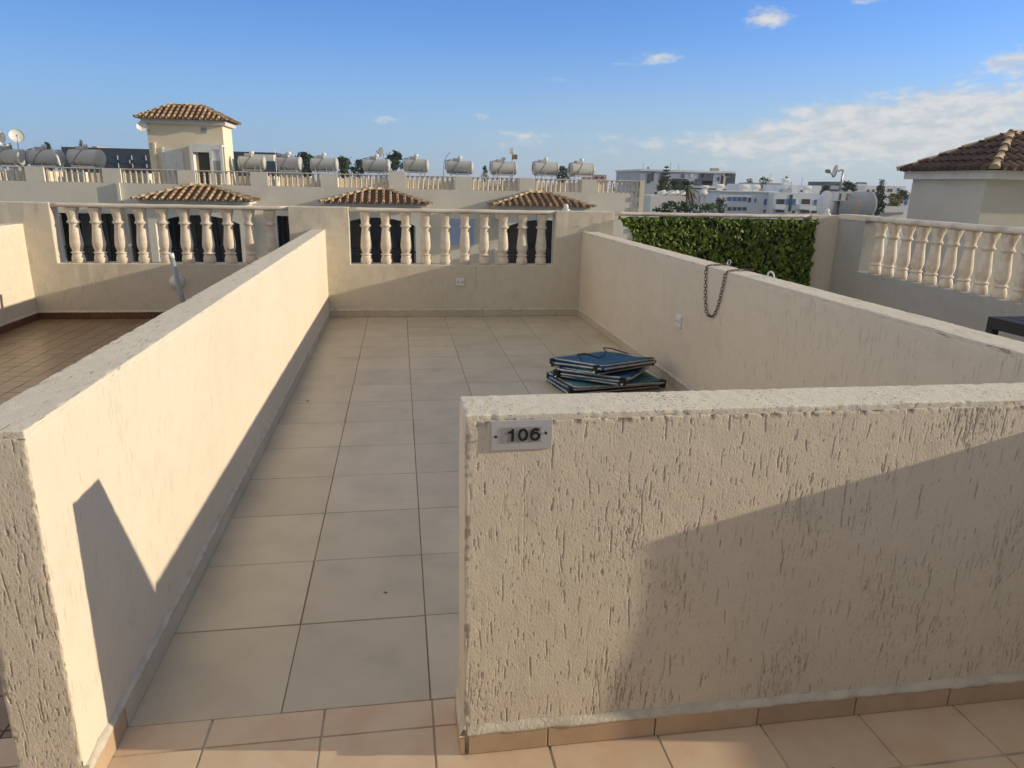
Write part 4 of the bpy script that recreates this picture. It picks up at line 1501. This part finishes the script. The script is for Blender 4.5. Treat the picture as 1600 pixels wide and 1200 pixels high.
# ------------------------------------------------------------------ the neighbouring tower and tank at the right
rt = thing('stair_tower', 'beige stair tower with a dark tiled hip roof at the right edge', 'tower', (12.3, 10.45, -9.6))
TX0, TX1, TY0, TY1 = 10.45, 14.6, 9.44, 11.28
b = MB(); b.box(TX0, TX1, TY0, TY1, -9.6, 1.80); b.build('wall', 'grey_plaster', rt, True)
b = MB(); b.box(TX0 - .12, TX1 + .2, TY0 - .24, TY1 + .12, 1.80, 1.945); b.build('fascia', 'fascia_white', rt, True)
b = MB(); hip_roof(b, TX0 - .19, TX1 + .28, TY0 - .33, TY1 + .19, 1.955, TX0 + 1.10, TX1 - 1.0, (TY0 + TY1) / 2 - .05, 2.61, True, pitch=.185, r=.062, tile=.30, hr=.085)
b.build('tiled_roof', ['roof_tile_brown', 'roof_channel', 'hip_tile'], rt, True)
nb = thing('flat_roof_building', 'low flat roof behind the right corner wall, carrying the large tank', 'building', (8.2, 10.5, -9.6))
b = MB(); b.box(6.2, 10.3, 7.6, 14.0, -9.6, -.15); b.build('wall', 'far_plaster', nb, True)
b = MB(); b.box(6.15, 10.35, 7.55, 14.05, -.15, -.03); b.build('roof_deck', 'concrete', nb, True)

pa, pb = at(1288, 319, 11.0), at(1358, 319, 11.0)
L = (pb.x - pa.x) - .05
t = thing('water_tank', 'large pale cylindrical tank behind the right corner wall, with a faded red mark', 'water tank', ((pa.x + pb.x) / 2, 11.0, -.03))
zc_ = at(1330, 320, 11.0).z + .03
rr = .245
MX = Matrix.Translation((0, 0, zc_)) @ Matrix.Rotation(R_(90), 4, 'Y')
b = MB(); b.lathe([(rr, -L / 2), (rr, L / 2)], 32, MX, True, 0, False); b.build('shell', 'tank_grey', t)
for s, xx in ((-1, -L / 2), (1, L / 2)):
    b = MB(); b.lathe([(rr * 1.03, -.02), (rr * 1.04, .015), (rr * .9, .05), (rr * .5, .07), (.01, .075)], 32, Matrix.Translation((xx, 0, zc_)) @ Matrix.Rotation(s * R_(90), 4, 'Y'), True, 0, False); b.build('end_cap', 'white_plastic', t)
for sx in (-.25, .25):
    for sy in (-1, 1):
        b = MB(); b.tube([(sx, sy * rr * .8, 0), (sx, sy * rr * .8, zc_ - rr * .4)], .02, 6); b.build('leg', 'galvanised', t)
b = MB()
for a in np.linspace(-.35, .35, 4):
    pass
b.lathe([(rr * 1.004, .02), (rr * 1.004, .13)], 48, MX, True, 0, False)
vs, fs = b.v, b.f
keep = MB()
for q in fs:
    c = sum((Vector(vs[i]) for i in q), Vector()) / 4
    if c.y < -rr * .80 and c.z < zc_ + .10: keep.add([vs[i] for i in q], [(0, 1, 2, 3)], True)
mat('faded_red', (0.50, 0.36, 0.32), .6, .8, 40, dark=(0.6, 0.59, 0.56))
keep.build('faded_mark', 'faded_red', t)
p = at(1313, 308, 10.6)
t = thing('antenna_box', 'white box with rusty side panels on a dark post, beside the large tank', 'box', (p.x, 10.6, -.03))
hz_ = p.z + .03
b = MB(); b.tube([(-.02, 0, 0), (-.02, 0, hz_ - .05)], .028, 8); b.build('post', 'tank_band', t)
b = MB(); b.cbox(-.11, .11, -.09, .09, hz_ - .07, hz_ + .085, .01); bx = b.build('box', 'white_plastic', t)
for x0 in (-.085, .055):
    b = MB(); b.box(x0, x0 + .04, -.096, -.089, hz_ - .055, hz_ + .065); b.build('rusty_panel', 'rust', bx)
b = MB(); b.lathe([(.03, 0), (.075, .02), (.085, .03)], 14, Matrix.Translation((.16, -.02, hz_ + .05)) @ Matrix.Rotation(R_(60), 4, 'Y')); b.build('small_dish', 'white_plastic', t)

# ------------------------------------------------------------------ background buildings
GZ = -9.6


def far_building(name, label, u0, u1, v, Y, depth, wallmat, wins=(), extra=None, cat='building', group=None, slab=None, clutter=True):
    """box building whose front stands at y = Y; window rectangles are given on that front"""
    a, c = at(u0, v, Y), at(u1, v, Y)
    zt = (a.z + c.z) / 2
    t = thing(name, label, cat, ((a.x + c.x) / 2, Y, GZ), 0, group)
    b = MB(); b.box(a.x, c.x, Y, Y + depth, GZ, zt); b.build('wall', wallmat, t, True)
    for (p, q, r_, s, mn) in wins:
        A, B = at(p, r_, Y), at(q, s, Y)
        h = abs(A.z - B.z) * .06 + .03
        b = MB(); b.box(A.x, B.x, Y - .06, Y + .02, B.z, A.z); w = b.build('window', mn, t, True)
        if B.x - A.x > 1.0 and mn == 'window_glass':
            b = MB(); mx = (A.x + B.x) / 2; b.box(mx - .04, mx + .04, Y - .09, Y - .055, B.z, A.z); b.build('frame', 'white_paint', w, True)
    cr = random.Random(int(u0 * 7 + v))
    if c.x - a.x > 5 and clutter:
        for _ in range(2 + int((c.x - a.x) / 8)):
            x = cr.uniform(a.x + .8, c.x - .8); y = Y + cr.uniform(.8, max(1.0, min(depth - .8, 5)))
            k_ = cr.random()
            b = MB()
            if k_ < .45:
                b.lathe([(.30, -.6), (.32, -.55), (.32, .55), (.30, .6)], 10, Matrix.Translation((x, y, zt + .75)) @ Matrix.Rotation(R_(90), 4, 'Y'))
                b.box(x - .45, x + .45, y - .25, y + .25, zt, zt + .48); b.build('roof_tank', 'white_paint', t, True)
            elif k_ < .7:
                b.tube([(x, y, zt), (x, y, zt + cr.uniform(1.2, 2.4))], .035, 5); b.build('aerial', 'tank_band', t, True)
            else:
                b.box(x - .7, x + .7, y - .6, y + .6, zt, zt + cr.uniform(.5, 1.1)); b.build('roof_box', cr.choice(['concrete', 'white_paint']), t, True)
    if slab:
        b = MB(); b.box(a.x - .2, c.x + .2, Y - .25, Y + depth + .2, zt, zt + slab); b.build('roof_edge', 'white_paint', t, True)
    return t


g_ = 'window_glass'
# dark clad hall behind the left of the opposite block
t = far_building('dark_hall', 'long dark blue clad hall behind the left end of the opposite block', 96, 432, 234, 72, 18, 'dark_cladding',
                 [(170, 236, 249, 256, g_)] + [(u, u + 1.2, 243, 262, 'white_paint') for u in (184, 206, 228)], clutter=False)
# white/grey modern block
wins = [(1012, 1016, 271, 286, g_), (1018, 1021, 269, 283, g_), (1032, 1038, 270, 282, g_), (1050, 1072, 279, 287, 'room_dark'), (1049, 1073, 290, 299, g_), (1066, 1069, 272, 278, g_), (1079, 1082, 271, 277, 'fascia_white'),
        (1086, 1089, 280, 296, g_), (1092, 1113, 271, 293, 'dark_cladding'), (1096, 1099, 272, 277, 'fascia_white'), (1097, 1112, 282, 289, 'blue_white_wall'), (1098, 1101, 284, 287, g_), (1121, 1123.5, 276.5, 282.5, g_),
        (1127, 1129, 274, 290, 'room_dark'), (1129, 1134, 271, 290, 'cream_wall'), (1133, 1142, 271, 276, 'dark_cladding'), (1134, 1140, 277, 289, g_), (1142, 1146.5, 271, 300, 'dark_cladding')]
t = far_building('modern_block', 'grey and white modern apartment block with a flat roof line, right of the opposite block', 1001, 1147, 269, 135, 16, 'grey_blue_wall', wins, slab=.35)
A, B = at(1095, 290, 130), at(1141, 295, 130)
b = MB(); b.box(A.x, B.x, 130, 135, B.z, A.z); b.build('canopy', 'white_paint', t, True)
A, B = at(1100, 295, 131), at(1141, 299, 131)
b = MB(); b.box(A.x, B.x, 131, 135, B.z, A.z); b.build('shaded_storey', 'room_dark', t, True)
far_building('low_annex', 'low beige building below the modern block, behind the bushes', 1100, 1150, 300, 118, 8, 'concrete')
# blue and white apartments
wn = []
for i in range(4): wn.append((1137 + i * 7.8, 1142.5 + i * 7.8, 307.5, 314, 'blue_frame'))
for i in range(4): wn.append((1137 + i * 7.8, 1142.5 + i * 7.8, 323.5, 329, g_))
wn += [(1169, 1173, 309, 316, g_), (1179, 1181, 310, 316, 'blue_frame'), (1194, 1201.5, 311, 320, 'blue_frame'), (1193, 1200, 327.5, 332, g_)]
far_building('apartment_block', 'white apartment house with blue window frames, left part of the white and blue pair', 1125, 1212, 300, 100, 12, 'blue_white_wall', wn, slab=.15)
far_building('roof_hut', 'small white roof hut with one blue window above the white and blue house', 1158, 1187, 287.5, 106, 5, 'blue_white_wall', [(1181, 1185, 292.5, 297, 'blue_frame')])
wn = [(1213.5, 1225, 311, 319.5, 'room_dark'), (1228, 1233, 311, 320, 'blue_frame'), (1238, 1242.5, 311, 320, 'blue_frame'), (1253, 1265, 311, 319.5, 'room_dark'), (1272.5, 1280, 312, 320.5, 'blue_frame'),
      (1212, 1225, 328, 332, 'room_dark'), (1238, 1242, 329, 333, g_), (1251, 1264, 328, 333, 'room_dark'), (1268, 1276, 329, 333, g_), (1234.3, 1235.6, 304, 330, g_)]
t = far_building('apartment_block', 'white apartment house with balconies and blue shutters, right part of the white and blue pair', 1210, 1289, 301.5, 98, 12, 'blue_white_wall', wn)
for u0, u1 in ((1212, 1226), (1251, 1266)):
    A, B = at(u0, 319.5, 97), at(u1, 327, 97)
    b = MB(); b.box(A.x, B.x, 97, 98.0, B.z, A.z); b.build('balcony', 'blue_white_wall', t, True)
A, B = at(1227, 302, 96.8), at(1232.5, 330, 96.8)
far_building('roof_storey', 'set back white top storey with a round window on the white and blue house', 1227, 1284, 289.5, 104, 7, 'blue_white_wall', [(1231, 1233.5, 294, 300, 'blue_frame'), (1251, 1254, 297, 300, g_)])
far_building('stone_house', 'low brown stone house with trees on its left, behind the white and blue houses', 1187, 1226, 286, 150, 10, 'concrete', [(1192 + 7 * i, 1196 + 7 * i, 289, 294, g_) for i in range(5)])
far_building('grey_house', 'grey house with white lower wall behind the small satellite dish', 1297, 1313, 284, 170, 10, 'dark_cladding', [(1298, 1312, 290, 296, 'white_paint')])
far_building('cream_house', 'cream flat roofed house right of the small satellite dish mast', 1314, 1329, 284, 180, 10, 'cream_wall', [(1318, 1324, 288, 292, g_)])
far_building('blue_grey_house', 'blue grey house with a dark flat roof above the large tank', 1336, 1356, 286, 165, 10, 'blue_white_wall', [(1338, 1354, 284.6, 287, 'dark_cladding'), (1340, 1344, 291, 296, g_)])
far_building('white_house', 'long white house with dark windows, left of the conical tree', 1352, 1372, 291, 150, 9, 'white_paint', [(1355, 1358, 296, 300, g_), (1363, 1366, 296, 300, g_)])
far_building('white_house', 'pale house with dark windows between the conical tree and the right hand tower', 1384, 1398, 292, 155, 9, 'pale_wall', [(1387, 1389.5, 295, 300, g_), (1391, 1394, 295, 300, g_)])
far_building('blue_grey_house', 'blue grey house close to the edge of the right hand tower', 1399, 1416, 291, 190, 12, 'blue_white_wall', [(1408, 1414, 293, 299, 'white_paint'), (1402, 1405, 294, 299, g_)])
far_building('white_house', 'small white house with a blue window at the foot of the right hand tower', 1411, 1421, 311, 95, 6, 'blue_white_wall', [(1413.5, 1417, 313, 320, 'blue_frame')])
t = far_building('shed', 'grey sloping shed roof between the large tank and the right hand tower', 1372, 1424, 331, 62, 6, 'white_paint', [(1400, 1410, 331, 334, g_)])
A, B, C2, D = at(1370, 331, 61.5), at(1412, 331, 61.5), at(1412, 319, 70), at(1388, 319, 70)
b = MB(); b.add([A, B, C2, D] + [q + Vector((0, 0, -.15)) for q in (A, B, C2, D)], [(0, 1, 2, 3), (7, 6, 5, 4), (0, 4, 5, 1), (1, 5, 6, 2), (2, 6, 7, 3), (3, 7, 4, 0)]); b.build('roof', 'concrete', t, True)
far_building('low_house', 'low cream house with small round tanks on its roof, left of the palm', 1017, 1072, 306, 62, 7, 'pale_wall', [(1038, 1040, 317, 321, g_)])
for u, lab in ((1034, 'pale round tank on the low house, nearest to the opposite block'), (1047, 'pale round tank on the low house, left one of the close pair'), (1054, 'pale round tank on the low house, right one of the close pair'), (1064, 'pale round tank on the low house, close to the palm'), (1098, 'pale round tank right of the palm')):
    p = at(u, 302, 63.5)
    t = thing('roof_tank', lab, 'water tank', (p.x, 63.5, p.z - .5), 0, 'small tanks on the low house')
    b = MB(); b.lathe([(.22, -.38), (.25, -.36), (.25, .36), (.22, .38)], 14, Matrix.Translation((0, 0, .5)) @ Matrix.Rotation(R_(75), 4, 'Y')); b.build('shell', 'white_plastic', t)
    b = MB()
    for sx in (-.25, .25): b.box(sx - .02, sx + .02, -.2, .2, -.6, .45)
    b.build('stand', 'galvanised', t)
far_building('pink_house', 'small pinkish house with a pitched tile roof right of the last rooftop tank', 926, 948, 273, 160, 10, 'pink_wall', [(930, 934, 276, 279, g_), (939, 943, 276, 279, g_)])
far_building('pink_house', 'small pink house behind the third tank from the left', 143, 151, 228.5, 140, 6, 'pink_wall', [(145, 147, 230, 233, g_)])

rr_ = random.Random(5)
sky_houses = []
for i in range(30):
    u = rr_.uniform(440, 1420)
    hy = 268 + (u / 1600) * 35.8
    Y = rr_.uniform(220, 620)
    w_ = rr_.uniform(6, 16)
    v = hy + rr_.uniform(-5, 3) if u > 700 else hy - rr_.uniform(-1, 8)
    mt_ = rr_.choice(['white_paint', 'pale_wall', 'blue_white_wall', 'cream_wall', 'concrete'])
    far_building('distant_house', 'pale flat roofed house far off on the skyline', u, u + w_, v, Y, 12, mt_, [(u + w_ * .2, u + w_ * .35, v + 2, v + 3.5, g_), (u + w_ * .6, u + w_ * .75, v + 2, v + 3.5, g_)], group='distant houses on the skyline')


# ------------------------------------------------------------------ trees
def tree(name, label, u, vtop, vbot, wpx, Y, matname='foliage_dark', shape='round', n=420, group=None, seed=1, cat='tree'):
    g = np.random.default_rng(seed)
    top, bot = at(u, vtop, Y), at(u, vbot, Y)
    hgt = top.z - bot.z
    wid = (at(u + wpx / 2, vtop, Y).x - at(u - wpx / 2, vtop, Y).x)
    base = Vector((top.x, Y, GZ))
    t = thing(name, label, cat, base, 0, group)
    H = top.z - GZ
    cz0 = bot.z - GZ
    b = MB()
    b.tube([(0, 0, 0), (.1, 0, cz0 * .5), (0, .1, cz0 + hgt * .5), (0, 0, H * .96)], max(.12, wid * .05), 7, False, 0, .03)
    for k in range(6):
        a = k * 1.05; z = cz0 + hgt * (.1 + .11 * k)
        b.tube([(0, 0, z), (math.cos(a) * wid * .2, math.sin(a) * wid * .2, z + hgt * .12), (math.cos(a) * wid * .38, math.sin(a) * wid * .38, z + hgt * .2)], max(.05, wid * .018), 5, False, 0, .02)
    b.build('trunk', 'bark', t)
    cl = []
    for k in range(26):
        h = g.random()
        if shape == 'cone': rad = (1 - h) * .5 + .04
        elif shape == 'flat': rad = .5 * math.sqrt(max(0.05, 1 - (2 * h - 1) ** 2))
        else: rad = .48 * math.sqrt(max(0.03, 1 - (1.9 * h - .95) ** 2)) * g.uniform(.75, 1.08)
        a = g.uniform(0, 6.283); q = math.sqrt(g.random())
        cl.append((rad * q * math.cos(a) * wid, rad * q * math.sin(a) * wid, cz0 + h * hgt))
    V, F = [], []
    sz = max(.10, min(wid, hgt) * .062)
    for k in range(n):
        c = np.array(cl[g.integers(26)]) + g.normal(0, [wid * .085, wid * .085, hgt * .06])
        d = g.normal(0, 1, 3); d /= np.linalg.norm(d)
        e = np.cross(d, g.normal(0, 1, 3)); e /= np.linalg.norm(e)
        s = sz * g.uniform(.6, 1.5)
        i = len(V)
        V += [c - d * s, c + e * s * .7, c + d * s, c - e * s * .7]
        F.append((i, i + 1, i + 2, i + 3))
    me_o = mesh_np('crown', np.array(V), np.array(F), matname, None, False)
    me_o.parent = t
    return t


sd_ = 1
for u, vt, vb, w_, Y, mt_, sh, lab in [
    (478, 240, 275, 36, 95, 'foliage_dark', 'round', 'dark tree between the second and third tanks right of the stair tower'),
    (449, 243, 275, 30, 92, 'foliage_dark', 'round', 'dark tree behind the tank next to the antenna rod'),
    (538, 247, 275, 30, 100, 'foliage_dark', 'round', 'dark tree right of the third tank right of the stair tower'),
    (560, 251, 276, 24, 105, 'foliage_dark', 'round', 'smaller dark tree left of the tank with the dish'),
    (617, 239, 276, 32, 88, 'foliage_dark', 'round', 'round dark tree standing between two tanks, right of the dish'),
    (757, 261, 285, 12, 120, 'foliage_dark', 'round', 'small dark tree left of the post with two boxes'),
    (880, 262, 285, 20, 110, 'foliage_dark', 'round', 'dark tree between the last two rooftop tanks'),
    (74, 226, 262, 16, 80, 'foliage_dark', 'round', 'dark tree behind the gap right of the first tank at far left'),
    (15, 224, 262, 8, 90, 'foliage_dark', 'cone', 'small dark tree tip behind the leftmost tank'),
    (1037, 278, 308, 24, 70, 'foliage_olive', 'round', 'sunlit olive green tree just right of the opposite block'),
    (1055, 284, 312, 22, 76, 'foliage_dark', 'round', 'dark tree left of the palm'),
    (1127, 310, 345, 16, 82, 'foliage_dark', 'round', 'dark round bush against the left end of the white and blue house'),
    (1194, 277, 292, 13, 140, 'foliage_dark', 'round', 'dark tree left of the stone house'),
    (1229, 277, 305, 10, 115, 'foliage_dark', 'cone', 'dark pointed tree at the left corner of the set back top storey'),
    (1171, 279, 290, 10, 160, 'foliage_dark', 'round', 'small dark tree above the roof hut'),
    (1326, 287, 312, 26, 70, 'foliage_dark', 'round', 'dark tree above the large tank, right of the box with rusty panels'),
    (1378, 281, 310, 17, 90, 'foliage_dark', 'cone', 'dark conical tree above the right end of the large tank'),
    (1374, 306, 334, 24, 55, 'foliage_dark', 'round', 'dark green shrub just right of the large tank'),
    (1399, 304, 322, 22, 68, 'foliage_yellow', 'round', 'yellow green shrub near the foot of the right hand tower'),
    (1411, 298, 312, 24, 80, 'foliage_dark', 'flat', 'dark flat topped tree beside the right hand tower'),
    (1290, 293, 322, 18, 85, 'foliage_dark', 'round', 'dark tree against the right end of the white and blue houses')]:
    tree('tree', lab, u, vt, vb, w_, Y, mt_, sh, 1000 if w_ > 14 else 420, seed=sd_)
    sd_ += 1
for u, vt, vb, w_, Y, lab in ((1047, 317, 350, 40, 56, 'dark green hedge bush in front of the low house'), (1075, 318, 350, 36, 58, 'dark green bush below the palm'), (1105, 318, 350, 40, 66, 'olive bush in front of the low beige annex')):
    tree('bush', lab, u, vt, vb, w_, Y, 'foliage_dark' if u < 1100 else 'foliage_olive', 'flat', 700, seed=sd_, cat='bush')
    sd_ += 1
for i in range(64):
    u = rr_.uniform(440, 1420) if i < 26 else rr_.uniform(930, 1420); hy = 268 + (u / 1600) * 35.8
    tree('distant_tree', 'dark tree far off among the skyline houses', u, hy - rr_.uniform(0, 5), hy + 10, rr_.uniform(10, 28), rr_.uniform(180, 420), 'foliage_dark', 'round', 150, 'distant trees on the skyline', seed=100 + i)


def araucaria(u, vt, vb, wpx, Y, label, seed):
    g = random.Random(seed)
    top, bot = at(u, vt, Y), at(u, vb, Y)
    H = top.z - GZ; c0 = bot.z - GZ
    wid = at(u + wpx / 2, vt, Y).x - at(u - wpx / 2, vt, Y).x
    t = thing('norfolk_pine', label, 'tree', (top.x, Y, GZ))
    b = MB(); b.tube([(0, 0, 0), (0, 0, H)], .22, 7, False, 0, .04); b.build('trunk', 'bark', t)
    V, F = [], []
    gg = np.random.default_rng(seed)
    for tier in range(6):
        h = c0 + (H - c0) * (tier + .3) / 6.2
        rad = wid * .5 * (1 - .82 * tier / 6)
        for k in range(6):
            a = k * 1.047 + tier * .5
            for s in np.linspace(.15, 1, 9):
                for _ in range(4):
                    c = np.array([math.cos(a) * rad * s, math.sin(a) * rad * s, h + rad * .28 * s * s]) + gg.normal(0, rad * .05, 3)
                    d = gg.normal(0, 1, 3); d /= np.linalg.norm(d); e = np.cross(d, gg.normal(0, 1, 3)); e /= np.linalg.norm(e)
                    q = max(.10, rad * .10)
                    i = len(V); V += [c - d * q, c + e * q, c + d * q, c - e * q]; F.append((i, i + 1, i + 2, i + 3))
    o = mesh_np('crown', np.array(V), np.array(F), 'foliage_dark', None, False); o.parent = t


araucaria(1042, 257, 290, 20, 110, 'tall tiered pine rising in front of the modern block, beside the olive green tree', 3)
araucaria(1013, 259, 285, 9, 140, 'thin tiered pine above the right end of the opposite block', 4)
araucaria(126, 218, 236, 10, 130, 'small tiered pine above the dark hall at far left', 5)

p = at(1073, 290, 64)
t = thing('palm_tree', 'palm with a skirt of dry brown fronds, in front of the modern block', 'palm', (p.x, 64, GZ))
H = p.z - GZ
b = MB(); b.tube([(0, 0, 0), (.1, 0, H * .6), (0, 0, H)], .30, 8, False, 0, .22); b.build('trunk', 'bark', t)


def fronds(n, el0, el1, L, droop, seed, w=.14):
    g = random.Random(seed)
    b = MB()
    for k in range(n):
        a = g.uniform(0, 6.283); e = g.uniform(el0, el1); l = L * g.uniform(.8, 1.1)
        pts = []
        for s in range(7):
            q = s / 6
            pts.append(Vector((math.cos(a) * math.cos(e) * l * q, math.sin(a) * math.cos(e) * l * q, H + math.sin(e) * l * q - droop * l * q * q)))
        side = Vector((-math.sin(a), math.cos(a), 0))
        vs, fs = [], []
        for s, q in enumerate(pts):
            ww = w * math.sin(math.pi * (.12 + .86 * s / 6))
            vs += [q - side * ww - Vector((0, 0, ww * .6)), q, q + side * ww - Vector((0, 0, ww * .6))]
        for s in range(6):
            fs += [(s * 3, s * 3 + 1, s * 3 + 4, s * 3 + 3), (s * 3 + 1, s * 3 + 2, s * 3 + 5, s * 3 + 4)]
        b.add(vs, fs, False)
    return b


fronds(26, -.1, 1.1, 1.6, .55, 1).build('crown', 'foliage_olive', t)
fronds(46, -1.4, -.5, 1.7, .5, 2).build('dry_fronds', 'dry_frond', t)


# ------------------------------------------------------------------ the air
b = MB(); b.box(-2600, 2600, -650, 4600, -10.7, 26.0)
hzm = bpy.data.materials.new('air')
hzm.use_nodes = True
n = NT(hzm.node_tree)
n.n.remove(n.n['Principled BSDF'])
pv = n.new('ShaderNodeVolumePrincipled')
pv.inputs['Color'].default_value = (0.80, 0.88, 1.0, 1)
pv.inputs['Density'].default_value = 0.00045
pv.inputs['Anisotropy'].default_value = 0.2
n.l.new(pv.outputs[0], n.n['Material Output'].inputs['Volume'])
MATS['air'] = hzm
tag(b.build('haze', 'air'), kind='stuff')


# ------------------------------------------------------------------ dry leaf crumbs lying on the floors
b = MB()
gl = random.Random(9)
spots = [(.30, .62), (1.15, 5.9), (1.62, 6.2), (2.2, 6.35), (.62, 6.4), (1.95, 6.42), (2.35, 6.2), (1.55, -.42), (.86, 4.4), (-.30, 3.2), (1.30, 6.45), (1.75, 6.44), (1.38, 6.30), (.05, 5.2), (2.42, 5.6), (-.36, 6.1)]
for x, y in spots:
    a = gl.uniform(0, 6.28); l = gl.uniform(.006, .016); w_ = l * .4
    c_, s_ = math.cos(a), math.sin(a)
    P = [(-l, 0, .001), (0, -w_, .004), (l, 0, .002), (0, w_, .005)]
    b.add([(x + p * c_ - q * s_, y + p * s_ + q * c_, z) for p, q, z in P] + [(x, y, .0005)], [(0, 1, 2, 3), (4, 1, 0), (4, 2, 1), (4, 3, 2), (4, 0, 3)])
mat('dry_leaf', (0.10, 0.06, 0.035), .9, .5, 40)
tag(b.build('leaf_litter', 'dry_leaf'), kind='stuff')
